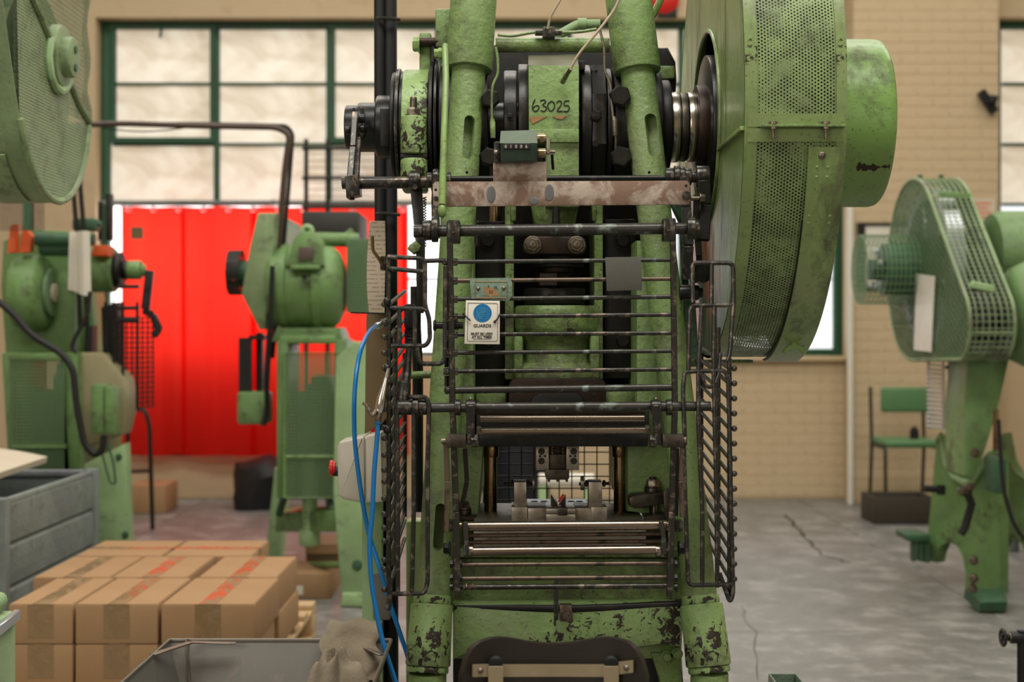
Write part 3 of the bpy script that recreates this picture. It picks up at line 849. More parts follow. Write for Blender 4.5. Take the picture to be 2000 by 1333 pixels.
obj('flywheel', MB().ring((at(610, 840, 6.6).x-.05, 6.85, at(0, 850, 6.6).z), (1, 0, 0), .10, .235, .09, 36).cyl((at(610, 840, 6.6).x-.12, 6.85, at(0, 850, 6.6).z), (at(610, 840, 6.6).x+.12, 6.85, at(0, 850, 6.6).z), .04), M['green_dark'], pa)
obj('drive_body', MB().pprism([(560, 770), (600, 765), (610, 735), (640, 735), (652, 770), (652, 975), (560, 975)], 6.75, .2, .01), M['green_dark'], pa)
obj('rear_leg', MB().pprism([(536, 915), (562, 915), (545, 1100), (516, 1100)], 7.45, .18, .012), M['green_pale'], pa)
lg = MB().pprism([(690, 668), (715, 668), (722, 1185), (668, 1185), (650, 960), (655, 700)], 6.22, .14, .012)
obj('front_leg', lg, M['green_pale'], pa)
for v in (880, 1105): obj('bolt', MB().hexa(at(698, v, 6.22), (0, -1, 0), .018, .02), M['green_dark'], pa)
obj('foot', MB().pprism([(668, 1160), (730, 1160), (735, 1186), (664, 1186)], 6.2, .30, .008), M['green_pale'], pa)
obj('crossbeam', MB().prism([at(538, 1002, 6.9), at(662, 998, 6.3), at(664, 1040, 6.3), at(538, 1040, 6.9)], (.05, .22, .0), .008), M['green_bg'], pa)
obj('treadle_post', MB().cyl(at(605, 900, 6.6), at(605, 1065, 6.6), .035, None, 14).cyl(at(605, 1035, 6.6), at(605, 1066, 6.6), .05, None, 14, .008), M['green_pale'], pa)
obj('brace', MB().tube([at(568, 925, 6.6), at(545, 1005, 6.8)], .018, 8), M['green_dark'], pa)
obj('brace', MB().tube([at(642, 925, 6.6), at(652, 1000, 6.4)], .018, 8), M['green_dark'], pa)
obj('tie_bar', MB().tube([at(530, 1104, 7.3), at(668, 1104, 6.3)], .017, 10), M['green_bg'], pa)
sg_ = MB().pbox(466, 660, 489, 770, 6.6, .05).pbox(500, 650, 512, 790, 6.7, .05); sg_.pbox(486, 655, 516, 664, 6.6, .08)
obj('switch_post', sg_, M['dark'], pa)
obj('switch_box', MB().pbox(462, 766, 522, 830, 6.55, .16, .015), M['green_bg'], pa)
obj('cable', MB().tube(rounded([at(532, 520, 6.4), at(528, 640, 6.4), at(520, 730, 6.45), at(522, 800, 6.5), at(514, 832, 6.5)], .1), .012, 8), M['rubber'], pa)
bx_ = thing('parts_box', 'brown carton with a white label on the floor under the far press', 'box', at(603, 1165, 6.5))
b0 = at(562, 1112, 6.5); b1 = at(652, 1112, 6.5)
obj('body', MB().bx(b0.x, b1.x, 6.40, 6.75, 0.0, .115, .006), M['cardboard'], bx_)
obj('label', MB().bx(b0.x+.01, b0.x+.085, 6.397, 6.40, .02, .06), M['white_card'], bx_)
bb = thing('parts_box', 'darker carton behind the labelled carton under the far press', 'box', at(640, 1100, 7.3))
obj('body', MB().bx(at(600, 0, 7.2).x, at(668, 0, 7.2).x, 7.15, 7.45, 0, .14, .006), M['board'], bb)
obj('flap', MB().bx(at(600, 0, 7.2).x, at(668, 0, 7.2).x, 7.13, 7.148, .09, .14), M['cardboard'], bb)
sk = MB().lathe([(0, 0), (0, .15), (.08, .19), (.22, .20), (.31, .15), (.36, .08), (.38, 0)], (at(505, 0, 9.6).x, 9.7, 0), (0, 0, 1), 18)
for v_ in sk.bm.verts: v_.co.x += .03*math.sin(v_.co.z*17+v_.co.y*9); v_.co.y += .03*math.sin(v_.co.z*13+v_.co.x*11); v_.co.z *= 1+.12*math.sin(v_.co.x*15)
tag(obj('dark_sack', sk, M['rubber']), 'dark sack slumped on the floor below the red curtain', 'sack')

# ------------------------------------------------------------------ green press at the left behind the stillage
pb = thing('mesh_sided_press', 'green press with a square mesh front and round motor behind the stillage', 'machine', (-2.1, 6.9, 0))
d = 6.7
c0 = at(28, 572, d)
mo = obj('motor', MB().lathe([(0, 0), (0, .14), (.02, .17), (.06, .18), (.13, .18), (.15, .165), (.165, .13), (.165, 0)], c0, (1, 0, -.0), 32), M['green_bg'], pb)
cm = c0+V((.166, 0, 0))
obj('motor_fan_cover', MB().ring(cm, (1, 0, 0), .05, .115, .02, 24), M['wire'], mo)
obj('motor_cap', MB().cyl(cm, cm+V((.03, 0, 0)), .045, None, 16, .004), M['paper'], mo)
obj('upper_frame', MB().pprism([(5, 470), (60, 448), (135, 452), (150, 500), (145, 690), (10, 700), (0, 560)], 6.75, .3, .015), M['green_bg'], pb)
obj('cross_shaft', MB().cyl(at(70, 468, 6.6), at(185, 468, 6.6), .03, None, 14).cyl(at(80, 480, 6.65), at(140, 480, 6.65), .05, None, 14, .006), M['green_dark'], pb)
obj('orange_guard', MB().prism([at(14, 495, 6.55), at(20, 442, 6.55), at(30, 438, 6.55), at(30, 492, 6.55)], (0, .05, 0)), M['orange_tag'], pb)
obj('orange_guard', MB().prism([at(44, 440, 6.6), at(62, 462, 6.6), at(58, 492, 6.6), at(38, 494, 6.6)], (0, .05, 0)), M['orange_tag'], pb)
wc = MB().wires(at(0, 450, 6.5), V((px(85, 6.5), 0, 0)), V((0, 0, px(70, 6.5))), 14, 12, .002)
obj('wire_cage', wc, M['wire_dark'], pb, stuff=True)
obj('cage_post', MB().pbox(45, 380, 60, 450, 6.48, .04), M['green_dark'], pb)
for (u0, u1) in ((2, 22), (120, 152)): obj('column', MB().pprism([(u0, 690), (u1, 690), (u1+4, 960), (u0+16, 960)], 6.45, .5, .01), M['green_bg'], pb)
obj('mesh_panel', MB().wires(at(20, 930, 6.42), V((px(104, 6.42), 0, 0)), V((0, 0, px(230, 6.42))), 16, 34, .0042), M['wire'], pb, stuff=True)
obj('panel_bar', MB().pbox(15, 690, 130, 704, 6.40, .03, .005), M['green_bg'], pb)
obj('panel_bar', MB().pbox(22, 868, 128, 876, 6.40, .02), M['green_bg'], pb)
obj('flywheel', MB().ring((-2.15, 6.9, .85), (1, 0, 0), .06, .26, .1, 36), M['green_dark'], pb)
obj('base_frame', MB().pprism([(20, 930), (150, 930), (165, 1100), (10, 1100)], 6.6, .4, .01), M['green_dark'], pb)
obj('drive_body', MB().pprism([(22, 740), (60, 735), (70, 765), (118, 765), (124, 935), (24, 935)], 6.75, .2, .01), M['green_dark'], pb)
obj('inner_column', MB().pprism([(128, 500), (165, 480), (200, 760), (215, 900), (150, 930), (140, 700)], 6.9, .25, .01), M['green_bg'], pb)
obj('side_plate', MB().pprism([(164, 908), (246, 866), (257, 1120), (170, 1120)], 6.3, .08, .01), M['green_pale'], pb)
for u, v in ((232, 893), (182, 922), (182, 960), (188, 992), (245, 1045)): obj('bolt', MB().hexa(at(u, v, 6.3), (0, -1, 0), .012, .015), M['green_dark'], pb)
obj('switch_box', MB().pbox(176, 752, 202, 848, 6.3, .12, .008).pbox(203, 756, 224, 850, 6.3, .12, .008), M['green_bg'], pb)
obj('beam_bracket', MB().pprism([(150, 690), (200, 690), (240, 740), (250, 790), (235, 850), (150, 880)], 6.5, .2, .015), plain('peach_undercoat', (.30, .27, .15), .5), pb)
for a, b, r in ((178, 226, .105), (226, 240, .085), (240, 252, .045), (250, 277, .045), (277, 284, .03)):
    obj('clutch_drum', MB().cyl(at(a, 528, d), at(b, 528, d), r, None, 24, .008), M['dark'] if a in (226, 240) else M['green_bg'], pb)
obj('orange_collar', MB().pprism([(176, 500), (184, 478), (212, 480), (210, 500)], 6.55, .1, .005), M['orange_tag'], pb)
obj('crank_lever', MB().bar([at(293, 528, d), at(284, 605, d)], .04, .03, (0, 1, 0)).bar([at(280, 606, d), at(298, 615, d), at(312, 645, d)], .035, .03, (0, 1, 0)).bar([at(312, 642, d), at(300, 658, d)], .03, .03, (0, 1, 0)), M['black'], pb)
gd = MB().wires(at(226, 800, 6.6), V((px(46, 6.6), .25, 0)), V((0, 0, px(180, 6.6))), 7, 18, .005)
obj('wire_gate', gd, M['wire_dark'], pb, stuff=True)
gr = MB()
for u in (206, 222, 240, 268): gr.tube([at(u, 590, 6.55), at(u, 800, 6.55)], .008, 6)
for v in (560, 602, 625): gr.tube([at(230, v, 6.55), at(272, v, 6.55)], .01, 6)
obj('gate_frame', gr, M['black'], pb)
obj('dark_cover', MB().pprism([(195, 600), (228, 590), (230, 740), (200, 742)], 6.6, .1, .02).pprism([(165, 640), (180, 636), (176, 800), (160, 800)], 6.7, .1, .01), M['dark'], pb)
obj('hose', MB().tube(rounded([at(-5, 588, 6.2), at(25, 612, 6.2), at(60, 655, 6.2), at(120, 690, 6.2), at(143, 720, 6.2), at(150, 800, 6.2), at(165, 868, 6.2), at(185, 890, 6.2), at(200, 880, 6.2), at(203, 850, 6.2)], .1), .015, 10), M['rubber'], pb)
obj('hose', MB().tube(rounded([at(150, 690, 6.25), at(140, 680, 6.25), at(146, 660, 6.25), at(170, 620, 6.25), at(176, 570, 6.25)], .08), .01, 8), M['rubber'], pb)
obj('thin_cable', MB().tube(rounded([at(195, 870, 6.2), at(215, 945, 6.2), at(226, 945, 6.2), at(222, 905, 6.2), at(212, 872, 6.2)], .06), .005, 6), M['green_dark'], pb)
for u in (152, 166): obj('supply_conduit', MB().tube([at(u-12, 330, 6.4), at(u, 480, 6.4), at(u+4, 640, 6.4)], .011, 8), M['black'], pb)
obj('valve_head', MB().pbox(140, 426, 186, 450, 6.45, .1, .012).cyl(at(186, 438, 6.5), at(198, 438, 6.5), .012), M['green_dark'], pb)
cl = MB().sheet(lambda a, b: at(135+a*40-5*b*(1-a), 452+b*128-14*(1-a)*b, 6.3)+V((0, .03*math.sin(a*6)+.02*b, 0)), 10, 8, .1, .3)
solid(cl, .006)
tag(obj('paper_chart', cl, M['white_card']), 'white curled paper chart hanging on the left press', 'paper')
ps = MB().pbox(206, 378, 217, 470, 6.9, .05, .004).tube([at(196, 395, 6.95), at(196, 470, 6.95)], .012, 8)
tag(obj('dark_post', ps, M['black']), 'short dark post rising beside the left edge of the red curtain', 'post')
stl = thing('bar_stool', 'dark tubular stool frame standing beside the pale green side plate', 'stool', at(285, 1022, 8.6))
sd = 8.6
obj('frame', MB().tube(rounded([at(258, 800, sd), at(283, 800, sd), at(292, 830, sd), at(298, 1035, sd)], .05), .014, 8).tube([at(250, 800, sd+.3), at(248, 985, sd+.6)], .014, 8), M['black'], stl)
obj('foot_rail', MB().tube([at(250, 922, sd), at(296, 920, sd)], .012, 8), M['brown_plate'], stl)
fb = MB().bx(at(256, 0, 9.5).x, at(330, 0, 9.5).x, 9.4, 9.75, 0, .19, .008)
tag(obj('floor_box', fb, M['cardboard']), 'brown box on the floor against the wall under the curtain', 'box')

# ------------------------------------------------------------------ belt guard of the neighbouring press, upper left
gh = thing('pulley_guard', 'large sage green perforated pulley guard of a press at the upper left', 'guard', (-1.5, 4.0, 1.56))
GX, GX2 = -1.285, -1.56
gc, gr0 = (4.0, 1.885), .315
top = (3.72, 2.75)
def guard_outline(r, n=30):
    return oblong(gc, r, top, r*1.0001+.09, n)
oo = guard_outline(gr0)
rim = MB()
keep = lambda q: not (q[0] > 3.98 and q[1] > gpx(172, 236)[1])
def gpx(u, v, x=-1.285):
    dd_ = x*F/(u-1000.0); return (dd_, CZ-(v-H)*dd_/F)
for q0_, q1_ in zip(oo, oo[1:]+oo[:1]):
    if keep(q0_) and keep(q1_): rim.bm.faces.new([rim.bm.verts.new(c) for c in ((GX, *q0_), (GX, *q1_), (GX2, *q1_), (GX2, *q0_))])
bmesh.ops.remove_doubles(rim.bm, verts=rim.bm.verts, dist=1e-5)
solid(rim, .004)
obj('rim_band', rim, M['green_dull'], gh)
# front face: fine perforated sheet with a window round the hub, a coarse expanded mesh behind
n_o = len(oo)
def face_sheet(poly, x, mat, name, th=.003):
    mb = MB(); vs = [mb.bm.verts.new((x, y, z)) for y, z in poly]
    f = mb.bm.faces.new(vs)
    for l in f.loops: l[mb.uv].uv = (l.vert.co.y, l.vert.co.z)
    f.normal_update()
    return obj(name, mb, mat, gh, smooth=0)
def gpx(u, v, x=GX):
    dd_ = x*F/(u-1000.0); return (dd_, CZ-(v-H)*dd_/F)
# dividing line from the rim at the right, round the hub, up and to the left
hub = gpx(118, 112)
cut = [gpx(172, 238), gpx(152, 205), gpx(133, 160)]
hc_ = [gpx(130, 168), gpx(124, 176), gpx(114, 178), gpx(104, 168), gpx(96, 145), gpx(92, 110), gpx(93, 72), gpx(80, 40), gpx(62, 0), gpx(40, -60), gpx(30, -120)]
line = [cut[0], cut[1], cut[2]]+hc_[1:]
lower = [p for p in oo if p[1] < gpx(172, 238)[1] or p[0] < 3.95]
lower = [p for p in lower if p[1] < 2.40]
lower.sort(key=lambda p: math.atan2(p[1]-(gc[1]+.12), p[0]-gc[0]+.05) if True else 0)
lower = [p for p in lower if not (p[0] > 4.1 and p[1] > gpx(172, 238)[1])]
# order: start at right end of cut, go down round the bottom and up the near edge
lower.sort(key=lambda p: (-(math.atan2(p[1]-(gc[1]+.12), p[0]-gc[0]+.02)) % (2*PI)))
upper_y = [p for p in hc_ if p[1] < 2.42]
poly = lower+list(reversed([p for p in line if p[1] < 2.40]))
face_sheet(poly, GX, M['perf_fine'], 'perforated_face')
ex = MB()
ex.sheet(lambda a, b: V((GX-.012-.35*max(0, a-.8)+.006*math.sin(b*23)*(a > .7), 3.70+.845*a-.05*a*b*b+.009*math.sin(b*31)*a, 1.838+.62*b)), 22, 24, .845, .62)
obj('back_plate', MB().prism([(GX2+.006, y, z) for y, z in oo], (-.004, 0, 0)), M['green_dark'], gh)
obj('expanded_mesh', ex, M['expanded'], gh)
eb = MB().tube([(GX+.004, y, z) for y, z in line if z < 2.42], .011, 8); obj('edge_bead', eb, M['green_dull'], gh)
eb = MB().tube([(GX+.002, y, z) for y, z in (lambda L: L)(sorted([q for q in oo if keep(q) and q[1] < 2.45], key=lambda q: (math.atan2(q[1]-gc[1]-.05, q[0]-gc[0])-1.2) % (2*PI)))], .010, 8); obj('edge_bead', eb, M['green_dull'], gh)
hb = V((GX, hub[0], hub[1]))
wd = MB().tube([V((GX+.006, *p)) for p in [gpx(94, 75), gpx(90, 110), gpx(94, 145), gpx(103, 170), gpx(114, 178), gpx(124, 172), gpx(131, 158)]], .013, 8)
obj('window_rim', wd, M['green_pale'], gh)
obj('hub', MB().cyl(hb+V((-.12, 0, 0)), hb+V((.015, 0, 0)), .092, None, 32, .008).cyl(hb, hb+V((.042, 0, 0)), .058, None, 28, .008), M['green_dull'], gh)
for dz in (.022, -.03): obj('socket_screw', MB().cyl(hb+V((.042, -.0, dz)), hb+V((.046, -.0, dz)), .011, None, 12), M['green_dark'], gh)
inn = MB().ring((GX-.20, gc[0], gc[1]+.0), (1, 0, 0), .07, .285, .15, 48).ring((GX-.19, gc[0]-.1, gc[1]+.45), (1, 0, 0), .07, .30, .10, 48); obj('pulley', inn, M['green_dull'], gh)
# lower rim: perforated strip panel, seam and strap
sp_ = MB()
def rim_fn(a, b):
    ang = PI+.1+a*1.05
    return V((GX-.05-b*.2, gc[0]+(gr0+.004)*math.cos(ang), gc[1]+(gr0+.004)*math.sin(ang)))
obj('perforated_strip', MB().sheet(rim_fn, 16, 2, .33, .2), M['perf_fine'], gh)
st_ = MB()
def strap_fn(a, b):
    ang = PI+.72+a*.75
    return V((GX-.055-b*.075, gc[0]+(gr0+.008)*math.cos(ang), gc[1]+(gr0+.008)*math.sin(ang)))
st_.sheet(strap_fn, 12, 1, .3, .07); solid(st_, .004)
obj('strap_plate', st_, M['green_dull'], gh)
q = strap_fn(.08, .5); obj('rivet', MB().ell(q, (.008, .008, .008), 10, 6), M['zinc'], gh)
obj('wall_arm', MB().bx(-2.2, GX2-.0, 3.95, 4.05, 1.8, 1.9, .01), M['green_dark'], gh)
for (x_, y_) in ((-2.2, 4.0),): obj('support_column', MB().bx(x_-.1, x_+.1, y_-.15, y_+.15, 0, 2.6, .02), M['green_bg'], gh)
dp = MB().tube([at(143, 300, 4.6), at(150, 420, 4.6)], .004, 6).tube([at(162, 280, 4.6), at(168, 430, 4.6)], .004, 6)

# ------------------------------------------------------------------ cartons on the pallet
pl = thing('pallet', 'pale wooden pallet under the stacked cardboard cartons', 'pallet', (-1.2, 4.95, 0))
PXL, PXR, PY0, PY1 = -1.62, -.775, 4.26, 5.62
for k in range(7):
    y = PY0+k*(PY1-PY0-.1)/6
    obj('deck_board', MB().bx(PXL, PXR, y, y+.1, .12, .14, .003), M['wood'], pl)
for x in (PXL, (PXL+PXR)/2-.045, PXR-.09):
    obj('stringer_board', MB().bx(x, x+.09, PY0, PY1, .10, .12, .003), M['wood'], pl)
    for y in (PY0, (PY0+PY1)/2-.05, PY1-.1): obj('block', MB().bx(x, x+.09, y, y+.1, .02, .10, .003), M['wood'], pl)
    obj('bottom_board', MB().bx(x, x+.09, PY0, PY1, 0, .02, .003), M['wood'], pl)
BH = .121
def carton(x0, x1, y0, y1, z, label, tape, rot=0.0, along='y', group=None):
    cx_, cy_ = (x0+x1)/2, (y0+y1)/2
    t = thing('carton', label, 'box', (cx_, cy_, z), group)
    w, l = x1-x0, y1-y0
    b = MB().bx(x0, x1, y0, y1, z+.001, z+BH-.002, .004)
    obj('body', b, M['cardboard'], t)
    # top flaps meet at a seam
    g = .0015
    if along == 'y':
        for a, c in ((x0+.003, cx_-g), (cx_+g, x1-.003)): obj('flap', MB().bx(a, c, y0+.003, y1-.003, z+BH-.002, z+BH, .001, 1), M['cardboard'], t)
    else:
        for a, c in ((y0+.003, cy_-g), (cy_+g, y1-.003)): obj('flap', MB().bx(x0+.003, x1-.003, a, c, z+BH-.002, z+BH, .001, 1), M['cardboard'], t)
    tw = .026
    if along == 'y':
        tp = MB().bx(cx_-tw, cx_+tw, y0-.0, y1, z+BH, z+BH+.0008); tp.bx(cx_-tw*1.5, cx_+tw*1.5, y0-.0012, y0-.0002, z+BH*.16, z+BH)
    else:
        tp = MB().bx(x0, x1, cy_-tw, cy_+tw, z+BH, z+BH+.0008); tp.bx(x1+.0002, x1+.0012, cy_-tw, cy_+tw, z+BH*.5, z+BH)
    obj('tape', tp, M['tape_brown'], t, 'shiny brown packing tape')
    if rot: t.rotation_euler = (0, 0, rot)
    return t
Z1, Z2 = .14, .14+BH
r1, r2, r3 = (4.28, 4.735), (4.75, 5.19), (5.205, 5.59)
carton(-1.515, -1.322, *r1, Z2, 'leftmost carton at the front of the top layer, with plain brown tape', False)
carton(-1.314, -1.066, *r1, Z2, 'middle carton at the front of the top layer, creased tape along its lid', True)
carton(-1.056, -.775, *r1, Z2, 'right-hand carton at the front of the top layer, shiny tape along its lid', True)
carton(-1.60, -1.345, *r2, Z2, 'leftmost carton of the middle row on the top layer', False)
carton(-1.338, -1.085, *r2, Z2, 'centre carton of the middle row on the top layer, rough tape scar', False)
carton(-1.050, -.785, *r2, Z2, 'right-hand carton of the middle row beside the dark gap', False)
carton(-1.60, -1.285, *r3, Z2, 'left carton of the back row with a taped seam running crosswise', True, 0, 'x')
carton(-1.275, -.955, *r3, Z2, 'right carton of the back row, its taped seam running crosswise', True, 0, 'x')
carton(-1.515, -1.322, *r1, Z1, 'leftmost carton at the front of the bottom layer', False)
carton(-1.314, -1.066, *r1, Z1, 'middle carton at the front of the bottom layer', False)
carton(-1.056, -.790, *r1, Z1, 'right-hand carton at the front of the bottom layer', False)
carton(-1.050, -.778, *r2, Z1, 'bottom carton under the right-hand carton of the middle row', False)
carton(-1.60, -1.065, *r2, Z1, 'long bottom carton hidden in the middle of the stack', False)
carton(-1.60, -.955, *r3, Z1, 'wide bottom carton under the back row', False)

# ------------------------------------------------------------------ steel tray with rags in the foreground
tr = thing('steel_tray', 'grey sheet steel tray with raised rim on a stand in front of the cartons', 'tray', (-.45, 2.5, 0))
tx0, tx1, ty0, ty1, tz, tb = -.665, -.235, 2.22, 2.76, .602, .50
ins = .035
def tray_wall(p0, p1, q1, q0):
    mb = MB(); vs = [mb.bm.verts.new(V(p)) for p in (p0, p1, q1, q0)]; mb.bm.faces.new(vs)
    solid(mb, .003)
    return mb
T = [(tx0, ty0, tz), (tx1, ty0, tz), (tx1, ty1, tz), (tx0, ty1, tz)]
B = [(tx0+ins, ty0+ins, tb), (tx1-ins, ty0+ins, tb), (tx1-ins, ty1-ins, tb), (tx0+ins, ty1-ins, tb)]
for k in range(4): obj('wall', tray_wall(T[k], T[(k+1) % 4], B[(k+1) % 4], B[k]), M['tray'], tr)
obj('floor_plate', MB().bx(tx0+ins, tx1-ins, ty0+ins, ty1-ins, tb-.004, tb), M['tray'], tr)
obj('rolled_rim', MB().tube(T, .0045, 8, True), M['tray_rim'], tr)
obj('corner_strap', MB().bar([(tx0+.0, ty1-.13, tz+.002), (tx0+.05, ty1-.035, tz+.004), (tx0+.135, ty1-.03, tz+.001)], .014, .003), M['tray_rim'], tr)
obj('corner_strap', MB().bar([(tx1-.07, ty1-.012, tz-.002), (tx1-.012, ty1-.07, tz-.012)], .012, .003), M['tray_rim'], tr)
obj('weld_seam', MB().tube([(tx0+.035, ty1-.006, tz+.004), (tx0+.038, ty1-.012, tz-.03), (tx0+.045, ty1-.03, tb+.03), (tx0+.046, ty1-.038, tb)], .003, 6), M['tray_rim'], tr)
for x in (tx0+.06, tx1-.06):
    for y in (ty0+.06, ty1-.06): obj('leg', MB().bx(x-.015, x+.015, y-.015, y+.015, 0, tb-.004, .002), M['tray'], tr)
def rag(name, c, r, label, seed, drape=0.0):
    random.seed(seed); ph = [random.uniform(0, 6) for _ in range(8)]
    mb = MB()
    def fn(a, b):
        th = a*2*PI; rr = b
        w = 1+.18*math.sin(3*th+ph[0])+.12*math.sin(5*th+ph[1])
        x = c[0]+r[0]*rr*w*math.cos(th); y = c[1]+r[1]*rr*w*math.sin(th)
        f = .30*math.sin(9*rr+2.5*math.sin(2*th+ph[2]))+.22*math.sin(4*th+7*rr+ph[3])+.10*math.sin(6*th+ph[4]+5*rr)*rr
        z = c[2]+r[2]*(1-rr**2.6)*(1+.26*f)+r[2]*.10*f*rr
        return V((x, y, max(z, c[2]-.0)))
    mb.sheet(fn, 72, 18, 1, 1); bmesh.ops.remove_doubles(mb.bm, verts=mb.bm.verts, dist=1e-5)
    return tag(obj(name, mb, M['cloth'], smooth=80), label, 'rag')
rag('rag', (-.325, 2.60, .502), (.070, .080, .108), 'crumpled dirty brown rag lying in the steel tray', 3)
rg = MB()
def rag2(a, b):
    # cloth folded over the rear rim
    x = -.352+a*.098+.006*math.sin(b*9)-.012*b*(1-a)
    s = b*.17; y = 2.80-.0; 
    if s < .05: y, z = 2.785+.004*math.sin(a*14), .567+s
    elif s < .075:
        t = (s-.05)/.025*PI; y, z = 2.765+.02*math.cos(t), .617+.018*math.sin(t)
    else: y, z = 2.745-(s-.075)*.55, .617-(s-.075)*.85
    return V((x+.004*math.sin(b*20+a*6), y+.007*math.sin(a*9+b*6)*min(1, b*2), z+.0025*math.sin(a*9+b*7)))
rg.sheet(rag2, 30, 30, 1, 1); solid(rg, .006)
tag(obj('rag', rg, M['cloth'], smooth=80), 'oil-stained rag draped over the rear corner of the steel tray', 'rag')

# green machine corner at the lower left and small things at the lower right
gbx = thing('green_cabinet', 'corner of a pale green cabinet with a clasp at the lower left edge', 'cabinet', (-1.25, 3.1, 0))
e = at(33, 1333, 3.0).x
obj('body', MB().bx(-1.45, e, 2.5, 3.0, 0, at(0, 1192, 3.0).z, .01), M['green_pale'], gbx)
obj('lid', MB().bx(-1.46, e-.012, 2.49, 2.995, at(0, 1190, 3.0).z, at(0, 1152, 3.0).z, .02, 3), M['green_pale'], gbx)
obj('clasp', MB().bar([(e+.006, 2.85, at(0, 1228, 2.9).z), (e+.006, 2.985, at(0, 1200, 2.99).z)], .014, .022, (0, 0, 1)), M['zinc'], gbx)
vb = thing('floor_valve', 'dark handwheel valve on an upright pipe at the lower right edge', 'valve', (at(1995, 0, 4.0).x, 4.0, 0))
vz = at(0, 1246, 4.0).z; vx = at(1995, 0, 4.0).x
obj('standpipe', MB().cyl((vx, 4.0, 0), (vx, 4.0, vz+.02), .012, None, 12), M['dark'], vb)
obj('valve_body', MB().cyl((at(1972, 0, 4).x, 4.0, vz), (vx+.03, 4.0, vz), .017, None, 14, .004).cyl((at(1968, 0, 4).x, 4, vz), (at(1978, 0, 4).x, 4, vz), .010), M['dark'], vb)
obj('collar', MB().cyl((at(1971, 0, 4).x, 4, vz), (at(1980, 0, 4).x, 4, vz), .014, None, 12), M['bronze'], vb)
hw = MB().tube(arc((at(1959, 0, 4).x, 4, vz), (0, 1, 0), (0, 0, 1), .022, 0, 2*PI, 18)[:-1], .005, 8, True).cyl((at(1955, 0, 4).x, 4, vz), (at(1968, 0, 4).x, 4, vz), .007, None, 10)
for k in range(4):
    a = k*PI/2+.4; hw.tube([(at(1959, 0, 4).x, 4, vz), (at(1959, 0, 4).x, 4+.022*math.cos(a), vz+.022*math.sin(a))], .003, 6)
obj('handwheel', hw, M['black'], vb)
tb_ = thing('green_bin', 'grey green open bin rim at the bottom right of the press', 'bin', (at(1530, 0, 3.3).x, 3.4, 0))
bz = at(0, 1317, 3.5).z; q0, q1 = at(1501, 0, 3.5).x, at(1557, 0, 3.5).x
for nm, a in (('front_wall', (q0, q1, 3.3, 3.305)), ('back_wall', (q0, q1, 3.5, 3.505)), ('side_wall', (q0, q0+.005, 3.305, 3.5)), ('side_wall', (q1-.005, q1, 3.305, 3.5))):
    obj(nm, MB().bx(*a, 0, bz, .002), M['teal'], tb_)
obj('bottom', MB().bx(q0+.005, q1-.005, 3.305, 3.5, 0.002, .01), M['teal'], tb_)

# stool in front of the press
so = thing('operator_stool', 'dark stool with a curved backrest on bent steel strip, in front of the press', 'stool', (at(1080, 0, 2.3).x, 2.6, 0))
sx = at(1082, 0, 2.3).x
def back_fn(a, b):
    x = (a-.5)*2; u = 1082+178*x
    topv = 1273-18*math.exp(-((abs(x)-.62)/.33)**2)
    if abs(x) > .80: topv = topv+ (1-math.sqrt(max(0, 1-((abs(x)-.80)/.205)**2)))*70
    botv = 1395 if abs(x) < .8 else 1395-(1-math.sqrt(max(0, 1-((abs(x)-.80)/.205)**2)))*70
    p = at(u, topv+(botv-topv)*b, 2.3)
    return p+V((0, .05*(1-x*x), 0))
bk = MB().sheet(back_fn, 40, 6, .3, .12); solid(bk, -.014)
obj('backrest', bk, M['leather'], so)
sm = MB()
def strip_pt(u, v, off=0): x = (u-1082)/178; p = at(u, v, 2.3); return p+V((0, .05*(1-x*x)-.008-off, 0))
pts = [strip_pt(u, v) for u, v in ((922, 1311), (950, 1314), (985, 1318), (1082, 1322), (1180, 1318), (1210, 1310), (1238, 1303))]
stp = MB()
A = [stp.bm.verts.new(p+V((0, 0, .010))) for p in pts]; B_ = [stp.bm.verts.new(p-V((0, 0, .010))) for p in pts]
for k in range(len(pts)-1): stp.bm.faces.new((A[k], A[k+1], B_[k+1], B_[k]))
solid(stp, .003)
obj('back_strip', stp, M['stool_metal'], so)
for u, v in ((938, 1312), (1224, 1307)): obj('rivet', MB().ell(strip_pt(u, v, .004), (.005, .004, .005), 12, 8), M['bolt'], so)
for u in (968, 1195):
    p = strip_pt(u, 1312, .006)
    obj('back_post', MB().bar([p+V((0, -.004, .006)), p+V((0, -.004, -.17)), p+V((0, .05, -.22))], .024, .005, (0, 1, 0)), M['stool_metal'], so)
    obj('post_pad', MB().cyl(p+V((0, -.006, .009)), p+V((0, .004, .012)), .012, None, 14, .003), M['rubber'], so)
obj('seat', MB().cyl((sx, 2.52, .455), (sx, 2.52, .49), .17, None, 40, .012), M['leather'], so)
for k in range(4):
    a = PI/4+k*PI/2
    obj('leg', MB().tube([(sx+.11*math.cos(a), 2.52+.11*math.sin(a), .455), (sx+.2*math.cos(a), 2.52+.2*math.sin(a), 0)], .012, 10), M['black'], so)
obj('foot_ring', MB().tube(arc((sx, 2.52, .2), (1, 0, 0), (0, 1, 0), .158, 0, 2*PI, 28)[:-1], .008, 8, True), M['black'], so)

